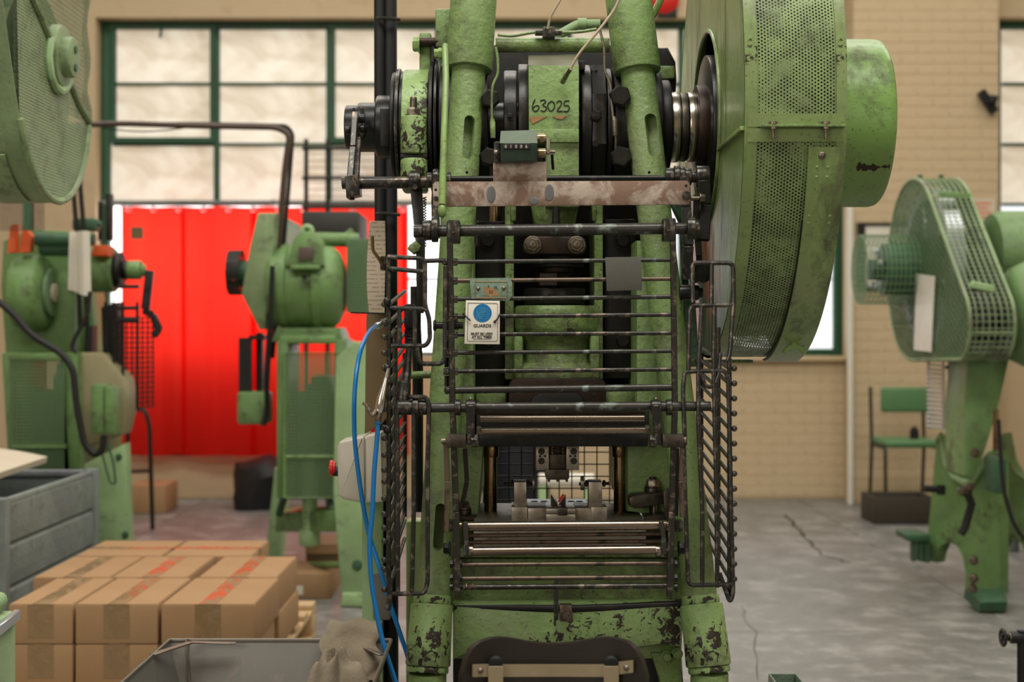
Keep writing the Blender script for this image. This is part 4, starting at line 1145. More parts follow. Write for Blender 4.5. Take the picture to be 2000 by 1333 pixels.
# ================================================================== THE POWER PRESS
pp = thing('power_press', 'large worn green power press with a caged front guard and perforated flywheel cover', 'press', (.10, 3.1, 0))
def P_(name, mb, mat, label=None, **k): return obj(name, mb, mat, pp, label, **k)
def ucol(side, v): return (925-.0687*v) if side < 0 else (1228+.12*v)
def dcol(v): return 3.12-.27*(v/1310.0)
def col_pt(side, v): return at(ucol(side, v), v, dcol(v))
def cut(o, mb):
    me = bpy.data.meshes.new('cutter'); mb.bm.normal_update(); mb.bm.to_mesh(me); mb.bm.free()
    c = bpy.data.objects.new('cutter', me); COL.objects.link(c)
    md = o.modifiers.new('cut', 'BOOLEAN'); md.object = c; md.operation = 'DIFFERENCE'; md.solver = 'EXACT'
    bpy.context.view_layer.update()
    new = bpy.data.meshes.new_from_object(o.evaluated_get(bpy.context.evaluated_depsgraph_get()))
    new.name = o.name; o.modifiers.clear(); o.data = new
    new.polygons.foreach_set('use_smooth', [True]*len(new.polygons)); new.set_sharp_from_angle(angle=math.radians(38))
    bpy.data.objects.remove(c)
def slot_cutter(c, t, n, w, l, dep):
    t, n = V(t).normalized(), V(n).normalized(); s = t.cross(n).normalized(); c = V(c)
    pts = [c+t*(l/2-w/2)+s*(w/2)*math.cos(a)+t*(w/2)*math.sin(a) for a in [PI*k/8 for k in range(9)]]
    pts += [c-t*(l/2-w/2)-s*(w/2)*math.cos(a)-t*(w/2)*math.sin(a) for a in [PI*k/8 for k in range(9)]]
    return MB().prism([p+n*.02 for p in pts], -n*(dep+.02))
def slot(c, t, n, w, l, dep, name, parent):
    """recessed oblong slot drawn as a rim ring with a dark floor"""
    t, n = V(t).normalized(), V(n).normalized(); s = t.cross(n).normalized(); c = V(c)
    pts = [c+t*(l/2-w/2)+s*(w/2)*math.cos(a)+t*(w/2)*math.sin(a) for a in [PI*k/8 for k in range(9)]]
    pts += [c-t*(l/2-w/2)-s*(w/2)*math.cos(a)-t*(w/2)*math.sin(a) for a in [PI*k/8 for k in range(9)]]
    mb = MB(); mb.prism([p+n*.001 for p in pts], -n*dep)
    return obj(name, mb, M['dark'], parent)

# --- frame castings behind everything
for s in (-1, 1):
    if s < 0: poly = [(862, 470), (852, 610), (840, 850), (826, 1000), (806, 1176), (892, 1200), (935, 1000), (945, 870), (925, 860), (925, 470)]
    else: poly = [(1305, 470), (1322, 610), (1340, 720), (1360, 860), (1374, 1000), (1392, 1170), (1330, 1200), (1300, 1010), (1225, 1000), (1225, 870), (1243, 860), (1243, 470)]
    P_('side_frame', MB().pprism(poly, 3.02, .55, .006), M['green'])
    p0, p1 = col_pt(s, 100), col_pt(s, 1190)
    cm_ = MB().cyl(p0, p1, px(34, 3.05), px(33, 2.87), 32)
    cl_ = P_('column', cm_, M['green'])
    n_ = V((-.1*s, -1, 0))
    # sleeve on top of the column
    q0, q1 = col_pt(s, 138 if s < 0 else 142), col_pt(s, -260)
    P_('column_sleeve', MB().cyl(q0, q1, px(46, 3.1), px(43.5, 3.15), 36, .004), M['green'])
    t_ = (col_pt(s, 200)-col_pt(s, 300)).normalized()
    sv = (915, 268) if s < 0 else (1274, 264)
    c_ = at(sv[0], sv[1], dcol(265)-px(34, 3.05))
    cut(cl_, slot_cutter(c_, t_, (.25 if s < 0 else -.25, -1, 0), px(21, 3.05), px(88, 3.05), .028))
    if s < 0:
        cut(cl_, slot_cutter(at(858, 1030, dcol(1030)-px(33, 2.88)), col_pt(-1, 980)-col_pt(-1, 1080), (0, -1, 0), px(20, 2.88), px(92, 2.88), .045))
    cut(cl_, MB().cyl(at(912 if s < 0 else 1268, 337, dcol(337)-px(42, 3.05)), at(912 if s < 0 else 1268, 337, dcol(337)-px(20, 3.05)), .003, None, 10))
    b0, b1 = col_pt(s, 1180), col_pt(s, 1302)
    P_('column_foot', MB().cyl(b0, b1, px(41 if s < 0 else 42, 2.86), px(44, 2.86), 36, .004), M['green_chip'])
    P_('column_foot_ring', MB().cyl(b1, col_pt(s, 1315), px(41, 2.86), None, 36, .003), M['green_chip'])
    P_('column_foot_ring', MB().cyl(col_pt(s, 1163), col_pt(s, 1180), px(36, 2.87), px(37, 2.87), 36, .002), M['green_chip'])
    P_('leg', MB().cyl(col_pt(s, 1313), col_pt(s, 1313)+V((0, 0, -(col_pt(s, 1313).z)+.03)), px(37, 2.86), None, 24, .004), M['green'])
    P_('foot_plate', MB().box((col_pt(s, 1313).x, col_pt(s, 1313).y+.1, .017), (.16, .5, .03), None, .008), M['green_dirty'])
P_('cross_tube', MB().cyl(at(968, 88, 3.14), at(1190, 88, 3.14), px(14.5, 3.14), None, 20), M['green_dirty'])
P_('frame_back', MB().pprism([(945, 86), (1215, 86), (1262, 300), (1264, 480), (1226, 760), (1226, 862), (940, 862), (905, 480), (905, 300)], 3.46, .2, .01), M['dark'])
P_('frame_lug', MB().pbox(850, 16, 884, 92, 3.16, .06, .006), M['green'])
P_('frame_lug', MB().pprism([(1283, 92), (1305, 92), (1320, 120), (1322, 155), (1320, 190), (1283, 190)], 3.34, .14, .008), M['dark'])
P_('frame_lug', MB().pbox(1285, 128, 1318, 154, 3.33, .08, .004), M['green'])
for s in (-1, 1):
    a = (930, 988) if s < 0 else (1180, 1241)
    P_('guide_plate', MB().pbox(a[0], 432 if s < 0 else 428, a[1], 762 if s < 0 else 740, 3.16, .14, .004), M['black'])
    P_('guide_block', MB().pbox(a[0]-2, 764, a[1]+2, 802, 3.06, .2, .01), M['green_dirty'])
    r = (986, 1004) if s < 0 else (1160, 1178)
    P_('guide_rail', MB().pbox(r[0], 398, r[1], 1000 if False else 742, 3.12, .18, .004), M['green_dirty'])
    r2 = (997, 1008) if s < 0 else (1156, 1165)
    P_('rail_cap', MB().pbox(r2[0], 398, r2[1], 432, 3.115, .05, .003), M['green_dirty'])
    for v in (470, 665): P_('bolt', MB().hexa(at(sum(a)/2+(6 if s > 0 else -6), v, 3.16), (0, -1, 0), .017, .012), M['dark'])
P_('brass_bush', MB().cyl(at(968, 398, 3.3), at(968, 442, 3.3), .014, None, 14), M['bronze'])

# --- crankshaft line (runs left to right at one depth)
KD = 3.20; KZ = at(0, 249, KD).z
def kx(u): return (u-1000)*KD/F
def kdisc(name, u0, u1, r, mat, bev=.004, seg=40, parent=pp, r2=None):
    return obj(name, MB().cyl((kx(u0), KD, KZ), (kx(u1), KD, KZ), r, r2, seg, bev), mat, parent)
kdisc('crankshaft', 700, 1420, .055, M['black'])
kdisc('shaft_end', 676, 731, .049, M['black'], .003)
kdisc('hub_disc', 736, 772, .071, M['black'], .006)
P_('hub_key', MB().box((kx(757), KD-.067, KZ-.010), (px(18, KD), .014, .082), None, .002), M['dark'])
kdisc('brake_disc', 769, 777, .122, M['dark'], .003)
kdisc('brake_disc', 778, 785, .130, M['black_bar'], .002)
kdisc('brake_disc', 786, 792, .124, M['black'], .002)
# green brake band: ring with an arm up and a split clamp lug in front
ring_pts = [(KD+.128*math.cos(a), KZ+.128*math.sin(a)) for a in [math.radians(70)+math.radians(290)*k/36 for k in range(37)]]
bb = MB().prism([(kx(791), y, z) for y, z in [(KD-.128*math.cos(2*PI*k/44), KZ+.128*math.sin(2*PI*k/44)) for k in range(44)]], (px(50, KD), 0, 0), .004)
band = P_('brake_band', bb, M['green_chip'])
obj('arm', MB().bx(kx(820), kx(843), KD-.02, KD+.05, KZ+.05, at(0, 66, KD).z, .006), M['green'], band)
lz0, lz1 = at(0, 300, 3.06).z, at(0, 226, 3.06).z
obj('clamp_lug', MB().cyl((kx(816), KD-.125, lz0), (kx(816), KD-.125, lz1), .029, None, 24, .004).bx(kx(793), kx(840), KD-.125, KD-.06, lz0+.004, lz1, .006), M['green_chip'], band)
obj('split_gap', MB().bx(kx(792), kx(841.5), KD-.140, KD-.08, at(0, 309, 3.06).z, at(0, 301, 3.06).z, .001), M['dark'], band)
obj('clamp_lug', MB().cyl((kx(816), KD-.125, at(0, 345, 3.06).z), (kx(816), KD-.125, at(0, 309, 3.06).z), .029, None, 24, .004).bx(kx(793), kx(840), KD-.125, KD-.06, at(0, 372, 3.06).z, at(0, 310, 3.06).z, .006), M['green_chip'], band)
obj('clamp_stud', MB().cyl((kx(817)-.002, KD-.13, lz1), (kx(817)-.002, KD-.13, at(0, 188, 3.06).z), .0075, None, 14, .002), M['bolt'], band)
obj('clamp_nut', MB().hexa((kx(817)-.002, KD-.13, lz1), (0, 0, 1), .0145, .018), M['bolt'], band)
for k in range(9):
    z = at(0, 193+k*2.6, 3.06).z
    obj('thread', MB().tube(arc((kx(817)-.002, KD-.13, z), (1, 0, 0), (0, 1, 0), .0078, 0, 2*PI, 12)[:-1], .0006, 4, True), M['bolt'], band)
P_('anchor_bolt', MB().hexa(at(820, 87, 3.17), (-1, 0, 0), px(14, 3.17), px(14, 3.17)), M['green_clean'])
P_('anchor_pin', MB().cyl(at(820, 82, 3.17), at(856, 82, 3.17), .010, None, 12), M['brown_plate'])
kdisc('clutch_plate', 843, 850, .146, M['dark'], .002); kdisc('clutch_plate', 853, 858, .150, M['black'], .001)
kdisc('clutch_plate', 862, 872, .140, M['dark'], .003)
P_('bearing_arm', MB().box((kx(848), KD-.02, KZ+.155), (.012, .03, .05), None, .005), M['black'])
kdisc('bearing_housing', 874, 955, .135, M['dark'], .006)
for v, u in ((195, 958), (308, 955)): P_('bolt', MB().hexa(at(u, v, 3.06), (0, -1, 0), .021, .02, False), M['black'])
kdisc('collar', 984, 1010, .126, M['black'], .004)
P_('collar_slot', MB().bx(kx(1002)-.012, kx(1002)+.001, KD-.129, KD-.12, at(0, 235, 3.07).z, at(0, 200, 3.07).z, .0005), M['ink'])
P_('collar_pin', MB().cyl((kx(1001)-.006, KD-.125, at(0, 226, 3.07).z), (kx(1001)-.006, KD-.133, at(0, 226, 3.07).z), .006, None, 12, .002), M['black'])
kdisc('crank_web', 1012, 1033, .140, M['black'], .003)
kdisc('crank_web', 1131, 1150, .138, M['black'], .003)
o8 = [(KD-.131/math.cos(PI/8)*math.cos(PI/8+k*PI/4), KZ+.131/math.cos(PI/8)*math.sin(PI/8+k*PI/4)) for k in range(8)]
P_('clamp_collar', MB().prism([(kx(1150), y, z) for y, z in o8], (px(28, KD), 0, 0), .004), M['black'])
P_('collar_lug', MB().pbox(1128, 118, 1143, 136, 3.10, .05, .002), M['black'])
P_('socket_screw', MB().cyl(at(1160, 150, 3.13), at(1160, 137, 3.13), .008, None, 14, .001), M['black'])
P_('jack_screw', MB().hexa(at(1163, 228, 3.075), (0, -1, 0), .014, .012).cyl(at(1163, 228, 3.07), at(1163, 228, 3.05), .0075, None, 14, .001), M['black'])
P_('jack_screw', MB().cyl(at(1163, 280, 3.075), at(1163, 280, 3.068), .007, None, 14), M['dark'])
kdisc('crank_web', 1180, 1190, .13, M['dark'], .002)
kdisc('bearing_housing', 1193, 1285, .135, M['dark'], .008)
for u, v in ((1210, 190), (1212, 308)): P_('bolt', MB().hexa(at(u, v, 3.055), (0, -1, 0), .024, .022, False), M['black'])
kdisc('shaft_collar', 1286, 1305, .105, M['dark'], .004)
kdisc('shaft_journal', 1307, 1324, .079, M['shaft'], .002)
kdisc('shaft_journal', 1325, 1339, .077, M['tool_dark'], .002)
kdisc('shaft_journal', 1340, 1356, .078, M['shaft'], .003)
kdisc('oil_slinger', 1356, 1378, .094, M['brown_plate'], .005)
kdisc('flywheel_boss', 1374, 1400, .160, M['black'], .004)

# --- connecting rod head with the marker number
pt = MB().pprism([(1032, 128), (1131, 128), (1131, 276), (1131, 404), (1066, 404), (1066, 277), (1033, 277)], 3.045, .25, .003)
con = P_('connecting_rod', pt, M['green'])
obj('bearing_cap', MB().prism([at(1032, 128, 3.046), at(1131, 134, 3.046), at(1127, 106, 3.13), at(1032, 108, 3.13)], (0, .15, 0)), plain('grimy_cap_top', (.13, .13, .085), .6, var=.35), con)
obj('cap_step', MB().pbox(1034, 252, 1131, 278, 3.036, .05, .002), M['green'], con)
obj('torn_tag', MB().pprism([(1033, 229), (1069, 227), (1058, 233), (1040, 242)], 3.043, .0015), M['copper_torn'], con)
obj('torn_tag', MB().pprism([(1079, 227), (1107, 226), (1098, 233), (1086, 231)], 3.043, .0015), M['copper_torn'], con)
def stroke(pts, w=1.15): return [at(u, v, 3.0442) for u, v in pts], px(w, 3.04)
digits = {'6': [(1045, 194), (1041, 203), (1040, 212), (1043, 217), (1049, 216), (1053, 210), (1050, 206), (1044, 208), (1041, 213)],
 '3': [(1055, 197), (1062, 195), (1066, 199), (1060, 205), (1067, 210), (1064, 217), (1056, 216)],
 '0': [(1076, 198), (1070, 204), (1071, 213), (1076, 217), (1082, 212), (1083, 203), (1078, 198), (1075, 199)],
 '2': [(1087, 201), (1092, 197), (1097, 200), (1094, 208), (1088, 217), (1099, 217)],
 '5': [(1112, 197), (1103, 198), (1102, 206), (1109, 206), (1112, 211), (1108, 218), (1101, 217)]}
for dg in '63025':
    pts, w = stroke(digits[dg]); sm_ = []
    for i in range(len(pts)-1):
        p0 = pts[max(0, i-1)]; p1, p2 = pts[i], pts[i+1]; p3 = pts[min(len(pts)-1, i+2)]
        for k in range(4):
            t = k/4; sm_.append(.5*((2*p1)+(p2-p0)*t+(2*p0-5*p1+4*p2-p3)*t*t+(3*p1-p0-3*p2+p3)*t**3))
    obj('marker_digit', MB().tube(sm_+[pts[-1]], w, 6), M['ink'], con)
P_('rod_lower', MB().cyl(at(1083, 396, 3.13), at(1083, 446, 3.13), px(47, 3.13), px(40, 3.13), 28, .004), M['green_dirty'])
P_('grease_fitting', MB().cyl(at(1086, 405, 3.03), at(1086, 440, 3.03), .007, .010, 12), M['black'])

# --- ram: clamp, screw, nuts and the green slide
RD = 3.16
P_('clamp_bar', MB().pprism(([(1022+19*(1-math.cos(a)), 480-19*math.sin(a)) for a in [PI/2*k/5-PI/4 for k in range(6)]]+[(1038, 461), (1130, 461), (1142, 466), (1146, 480), (1142, 494), (1130, 497), (1040, 497)]), 3.04, .10, .005), M['brown_plate'])
for u in (1040, 1126):
    P_('clamp_nut', MB().ring(at(u, 479, 3.036), (0, -1, 0), .002, .0195, .006, 24).hexa(at(u, 479, 3.030), (0, -1, 0), .0165, .014, False, .010), M['bolt'])
def vcyl(name, u, v0, v1, r_px, mat, bev=.003, seg=36, d=RD):
    return P_(name, MB().cyl(at(u, v0, d), at(u, v1, d), px(r_px, d), None, seg, bev), mat)
vcyl('screw_flange', 1090, 498, 508, 40, M['black']); vcyl('adjusting_screw', 1088, 508, 533, 32, M['brown_plate']); vcyl('screw_disc', 1090, 516, 524, 50, M['dark'])
P_('lock_nut', MB().lathe([(0, 0), (0, px(30, RD)), (.004, px(34, RD)), (.030, px(34, RD)), (.034, px(30, RD)), (.034, 0)], at(1078, 562, RD), (0, 0, 1), 6), M['brown_plate'])
vcyl('cap_ring', 1083, 564, 596, 60, M['black'], .004)
P_('cap_ring_hole', MB().cyl(at(1073, 579, RD-px(60, RD)-.001), at(1073, 579, RD-px(55, RD)), .006, None, 12), M['ink'])
sl = [(0, 0), (0, .088)]
def sz(v): return at(0, v, RD).z
base_z = sz(745)
prof = [(sz(v)-base_z, px(r, RD)) for v, r in ((745, 0), (745, 88), (741, 90), (724, 91), (717, 88), (708, 72), (690, 68), (668, 70), (660, 76), (648, 84), (640, 86), (612, 86), (603, 84), (598, 79), (597, 0))]
P_('slide', MB().lathe(prof, at(1087, 745, RD), (0, 0, 1), 48), M['green_dirty'])
P_('slide_back', MB().pbox(1004, 600, 1160, 742, 3.17, .2, .02), M['green_dirty'])
P_('slide_web', MB().pbox(1003, 655, 1022, 742, 3.09, .08, .008), M['green_dirty']); P_('slide_web', MB().pbox(1152, 655, 1172, 742, 3.09, .08, .008), M['green_dirty'])
sf = P_('slide_face', MB().pprism([(994, 752), (1000, 743), (1010, 740), (1168, 739), (1180, 744), (1184, 752), (1184, 800), (993, 800)], 3.04, .2, .004), M['brown_plate'])
obj('clamp_pad', MB().pprism([(1037, 798), (1036, 786), (1042, 775), (1056, 769), (1124, 768), (1136, 774), (1142, 786), (1141, 798)], 3.03, .02, .004), M['dark'], sf)
obj('screw_hole', MB().cyl(at(1160, 770, 3.038), at(1160, 770, 3.05), .004, None, 10), M['ink'], sf)

# --- bed
bd = P_('bed', MB().pprism([(886, 1090), (1332, 1090), (1336, 1170), (1332, 1290), (892, 1290), (884, 1170)], 2.955, .55, .01), M['green_dirty'])
obj('bed_top', MB().pbox(884, 1074, 1330, 1090, 2.93, .6, .004), M['green_dirty'], bd)
obj('bed_lip', MB().prism([at(884, 1178, 2.92), at(1332, 1176, 2.92), at(1332, 1268, 2.92), at(1290, 1262, 2.92), at(1230, 1270, 2.92), at(930, 1272, 2.92), at(884, 1292, 2.92)], (0, .06, 0), .012), M['green_chip'], bd)
obj('bed_rib', MB().tube([at(886, 1186, 2.93), at(1108, 1190, 2.925), at(1330, 1182, 2.93)], .009, 10), M['dark'], bd)
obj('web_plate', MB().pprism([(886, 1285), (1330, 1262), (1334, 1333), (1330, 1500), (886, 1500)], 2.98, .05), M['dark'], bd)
obj('web_plate', MB().pprism([(1270, 1275), (1332, 1275), (1332, 1420), (1290, 1420), (1288, 1330)], 2.95, .03, .006), M['green_dirty'], bd)
for u, v in ((1302, 1283), (1322, 1278)): obj('bolt', MB().hexa(at(u, v, 2.95), (0, -1, 0), .010, .012), M['green'], bd)
P_('base_frame', MB().bx(at(880, 0, 2.95).x, at(1340, 0, 2.95).x, 3.05, 3.55, 0.03, .55, .02), M['green_dirty'])
P_('base_plate', MB().bx(at(800, 0, 2.95).x, at(1420, 0, 2.95).x, 2.80, 3.65, 0.0, .03, .008), M['dark'])
P_('rear_post', MB().bx(-.27, -.20, 3.62, 3.69, 0.0, .72, .006), M['green_clean'])
P_('bed_bracket', MB().pbox(1082, 1133, 1091, 1212, 2.83, .02, .002), M['black_teal'])
P_('bracket_pad', MB().pbox(1093, 1182, 1117, 1215, 2.90, .02, .002), M['brown_bar'])
P_('bracket_bolt', MB().hexa(at(1107, 1201, 2.90), (0, -1, 0), .0105, .012), M['bolt'])

# --- flywheel and its cover
FX0, FX1, FD, FZ, FR = .439, .632, 3.20, 1.662, .52
fw = MB().ring((FX0, FD, FZ), (1, 0, 0), .212, FR, .004, 96, .001)
fg = P_('flywheel_cover', fw, M['green_guard'])
obj('cover_back', MB().ring((FX1-.004, FD, FZ), (1, 0, 0), .10, FR, .004, 96, .001), M['green_guard'], fg)
obj('opening_rim', MB().tube([V((FX0-.002, FD+.212*math.cos(2*PI*k/64), FZ+.212*math.sin(2*PI*k/64))) for k in range(64)], .005, 8, True), M['green_guard'], fg)
def rim_strip(x0, x1, r, a0, a1, th=.003, n=80, uvs=True):
    mb = MB()
    def fn(a, b):
        an = a0+(a1-a0)*a
        return V((x0+(x1-x0)*b, FD-r*math.cos(an), FZ+r*math.sin(an)))
    mb.sheet(fn, n, 1, 1, 1)
    L = r*abs(a1-a0); W_ = abs(x1-x0)
    for f in mb.bm.faces:
        for l in f.loops:
            q = l[mb.uv].uv; l[mb.uv].uv = (q.y*W_, q.x*L)
    if th: solid(mb, -th)
    return mb
D = math.radians
obj('rim_edge', rim_strip(FX0, FX0+.024, FR, 0, 2*PI, .006, 120), M['green_guard'], fg)
obj('rim_edge', rim_strip(FX1-.020, FX1, FR, 0, 2*PI, .006, 120), M['green_guard'], fg)
obj('perforated_rim', rim_strip(FX0+.022, FX1-.018, FR-.003, 0, 2*PI, 0, 160), M['perf'], fg)
# joint flanges of upper and lower halves
for a0, a1, r in ((D(-8.1), D(-5.4), FR+.001), (D(-11.2), D(-8.4), FR+.001)):
    obj('joint_strip', rim_strip(FX0+.006, FX1-.004, r, a0, a1, .005, 6), M['green_guard'], fg)
zf = FZ-.0755
obj('joint_flange', MB().bx(FX0+.03, FX1-.006, FD-FR-.012, FD-FR+.010, zf, zf+.005, .001), M['green_dirty'], fg)
obj('face_ledge', MB().bx(FX0-.008, FX0+.004, FD-FR+.008, FD-.20, zf-.004, zf+.004, .001), M['green_guard'], fg)
for x in (FX0+.052, FX1-.042):
    obj('flange_bolt', MB().cyl((x, FD-FR-.005, zf-.022), (x, FD-FR-.005, zf+.008), .0032, None, 10).cyl((x, FD-FR-.005, zf-.004), (x, FD-FR-.005, zf), .0075, None, 12).cyl((x, FD-FR-.005, zf+.005), (x, FD-FR-.005, zf+.010), .008, None, 12), M['bolt'], fg)
sp = obj('strap_plate', rim_strip(FX1-.072, FX1-.002, FR+.004, D(-12.2), D(-86), .004, 60), M['green_guard'], fg)
def rimp(x, deg, off=.005): return V((x, FD-(FR+off)*math.cos(D(deg)), FZ+(FR+off)*math.sin(D(deg))))
def rimn(deg): return V((0, -math.cos(D(deg)), math.sin(D(deg))))
obj('round_head_bolt', MB().ell(rimp(FX1-.046, -13.9), (.0085, .006, .0085), 16, 10), M['bolt'], fg)
for dx in (-.012, .008):
    for dg in (-16.3, -18.4): obj('rivet', MB().ell(rimp(FX1-.042+dx, dg, .0065), (.0036, .003, .0036), 10, 8), M['green_clean'], fg)
    for dg in (-26.8, -28.4): obj('rivet', MB().ell(rimp(FX1-.038+dx*2.0, dg, .0065), (.0036, .003, .0036), 10, 8), M['green_clean'], fg)
obj('strap_joint', rim_strip(FX1-.070, FX1-.016, FR+.007, D(-25.7), D(-25.3), .003, 2), M['green_clean'], fg)
wn = rimp(FX1-.040, -66.5, .006); nn = rimn(-66.5)
wm = MB().cyl(wn, wn+nn*.012, .008, None, 14, .002)
for s in (-1, 1): wm.tube([wn+nn*.008, wn+nn*.012+V((s*.012, 0, 0)), wn+nn*.020+V((s*.022, 0, -.004))], [.006, .0055, .005], 8)
obj('wing_nut', wm, M['green_clean'], fg)
obj('rim_seam', MB().tube([rimp(FX1-.073, -28-k*2, .0035) for k in range(30)], .002, 6), M['dark'], fg)
P_('flywheel', MB().ring((.475, FD, FZ), (1, 0, 0), .36, .470, .11, 80, .006).ring((.50, FD, FZ), (1, 0, 0), .08, .365, .04, 60).cyl((.452, FD, FZ), (.60, FD, FZ), .135, None, 40, .006), M['dark'])
P_('belt_drum', MB().lathe([(0, 0), (0, .187), (.17, .187), (.181, .184), (.187, .178), (.189, .168), (.189, 0)], (FX1, FD, FZ+.008), (1, 0, 0), 72), paint('drum_green_paint', (.17, .30, .075), .5, .06, .36, bump=.12, dent=30, gs=7))
pm = MB()
top_, bot_ = [], []
random.seed(5)
for k in range(22):
    x = FX1+.107+k*.0034; ang = D(-38.0+random.uniform(-.8, .8)); w2 = D((1.3 if k > 13 else 2.2)+random.uniform(-.8, .8)) if k not in (0, 15, 16, 20) else D(.3)
    if k in (1, 2): w2 = D(3.4)
    for L, s in ((top_, 1), (bot_, -1)):
        an = ang+s*w2; L.append(V((x, FD-.1874*math.cos(an), FZ+.008+.1874*math.sin(an))))
va = [pm.bm.verts.new(p) for p in top_]; vb_ = [pm.bm.verts.new(p) for p in bot_]
for k in range(21): pm.bm.faces.new((va[k], va[k+1], vb_[k+1], vb_[k]))
P_('bare_patch', pm, M['brown_plate'])
P_('cover_foot', MB().bx(FX0-.045, FX0+.10, FD-.02, FD+.05, FZ-FR-.010, FZ-FR-.003, .001), M['green_dirty'])
P_('cover_stay', MB().bar([(FX0-.02, FD+.10, FZ-FR-.02), (FX0-.02, FD+.25, FZ-.20), (FX0-.06, FD+.30, FZ-.1)], .03, .012), M['green_dark'])

# --- left hand linkage: fork lever, rocking shafts
LD = 3.02
lv = P_('fork_lever', MB().bar([at(694, 222, 3.10), at(690, 290, 3.06), at(684, 358, LD)], .020, .014, (1, 0, 0)).bar([at(700, 270, 3.10), at(696, 358, LD)], .012, .012, (1, 0, 0)), M['black_bar'])
for u in (690, 706):
    obj('fork_strap', MB().pprism([(u-4, 226), (u-2, 210), (u+2, 210), (u+5, 226), (u+6, 262), (u+2, 270), (u-4, 262)], 3.14, .02, .003), M['black_bar'], lv)
for v in (232, 252): obj('roller', MB().cyl(at(700, v, 3.12), at(712, v, 3.12), .010, None, 14, .002), M['black'], lv)
obj('roller', MB().cyl(at(674, 255, 3.12), at(684, 255, 3.12), .009, None, 14, .002), M['black'], lv)
hbk = P_('lever_boss', MB().pprism([(673, 344), (700, 340), (702, 380), (676, 386)], LD-.03, .06, .004), M['black_bar'])
obj('set_pin', MB().cyl(at(688, 380, LD), at(688, 391, LD), .005, None, 10), M['black'], hbk)
P_('rock_shaft', MB().cyl(at(668, 358, LD), at(845, 356, LD), px(12, LD), None, 18, .002), M['black_bar'])
P_('rock_shaft', MB().cyl(at(845, 350, 2.93), at(1362, 348, 2.93), px(6, 2.93), None, 14), M['black'])
P_('shaft_boss', MB().cyl(at(799, 352, LD-.01), at(822, 352, LD-.01), px(19, LD), None, 24, .004), M['black_bar'])
P_('boss_bolt', MB().hexa(at(811, 366, LD-.045), (0, -1, 0), .006, .008, False), M['black_bar'])
P_('hanging_bar', MB().pprism([(801, 368), (823, 366), (829, 480), (826, 612), (814, 612), (812, 480)], LD, .035, .002), M['black'])
P_('coil_spring', MB().tube([at(829, 385+k*1.1, 3.1)+V((.004*math.cos(k*1.3), .004*math.sin(k*1.3), 0)) for k in range(90)], .0013, 5), M['black'])
for a, b, r in ((834, 845, 15), (846, 856, 22), (857, 880, 15), (872, 881, 16)):
    P_('shaft_collar', MB().cyl(at(a, 352, 2.93), at(b, 352, 2.93), px(r, 2.93), None, 20, .002), M['black_bar'])
for a, b, r in ((1299, 1316, 18), (1316, 1327, 22), (1327, 1337, 20), (1337, 1350, 17), (1350, 1360, 11), (1359, 1384, 22)):
    P_('shaft_collar', MB().cyl(at(a, 346, 2.93), at(b, 346, 2.93), px(r, 2.93), None, 20, .002), M['black_bar'])
P_('drop_arm', MB().bar([at(853, 340, 2.86), at(850, 400, 2.86), at(852, 465, 2.84)], .013, .016, (1, 0, 0)), M['black_bar'])
P_('drop_arm', MB().bar([at(1337, 345, 2.86), at(1340, 405, 2.86), at(1345, 480, 2.84), at(1340, 545, 2.86)], .013, .020, (1, 0, 0)), M['black_bar'])
P_('drop_arm', MB().bar([at(1374, 352, 2.90), at(1378, 400, 2.90), at(1374, 470, 2.88)], .013, .024, (1, 0, 0)), M['black'])
P_('drop_arm', MB().pprism([(1331, 480), (1347, 480), (1352, 500), (1346, 546), (1338, 546), (1333, 520)], 2.90, .03, .003), M['black'])
P_('trip_block', MB().pprism([(1352, 512), (1386, 512), (1386, 548), (1376, 553), (1366, 549), (1354, 556)], 2.95, .08, .004), M['black'])
P_('trip_pin', MB().cyl(at(1326, 572, 2.98), at(1365, 572, 2.98), .016, None, 14, .003).cyl(at(1362, 572, 2.98), at(1372, 572, 2.98), .010, None, 8), M['black'])
P_('link_bolt', MB().cyl(at(1350, 388, 2.88), at(1368, 388, 2.88), .005, None, 10).hexa(at(1366, 388, 2.88), (1, 0, 0), .009, .012), M['bolt'])
P_('knuckle', MB().cyl(at(1354, 448, 2.86), at(1366, 448, 2.86), px(20, 2.86), None, 20, .003), M['black_bar'])
P_('tie_link', MB().bar([at(1360, 380, 2.90), at(1359, 430, 2.90), at(1365, 500, 2.9), at(1366, 520, 2.92)], .008, .012, (1, 0, 0)), M['black'])

# --- steel plate across the front with the counter
rp = P_('front_plate', MB().pprism([(845, 360), (850, 355), (1341, 353), (1347, 358), (1349, 393), (1346, 399), (1336, 400), (852, 404), (846, 400)], 2.80, .006, .001), M['rust_plate'])
for u, v in ((851, 371), (1340, 363)): obj('rivet_hole', MB().cyl(at(u, v, 2.7995), at(u, v, 2.803), .0028, None, 10), M['ink'], rp)
for u, v in ((851, 388), (1341, 382)): obj('cap_screw', MB().cyl(at(u, v, 2.80), at(u, v, 2.794), .0085 if u > 1000 else .005, None, 16, .001).cyl(at(u, v, 2.795), at(u, v, 2.789), .0045, None, 12, .001), M['black_bar'], rp)
for u, v in ((959, 380), (1073, 377), (1043, 393)): obj('weld_mark', MB().ell(at(u, v, 2.7995), (px(9, 2.8), .0012, px(17 if v < 390 else 8, 2.8)), 16, 8), plain('blue_heat_mark_'+str(u), (.15, .15, .15), .5, .3), rp)
obj('counter_bracket', MB().pprism([(963, 318), (1067, 316), (1068, 354), (963, 357)], 2.802, .005, .001), M['rust_plate'], rp)
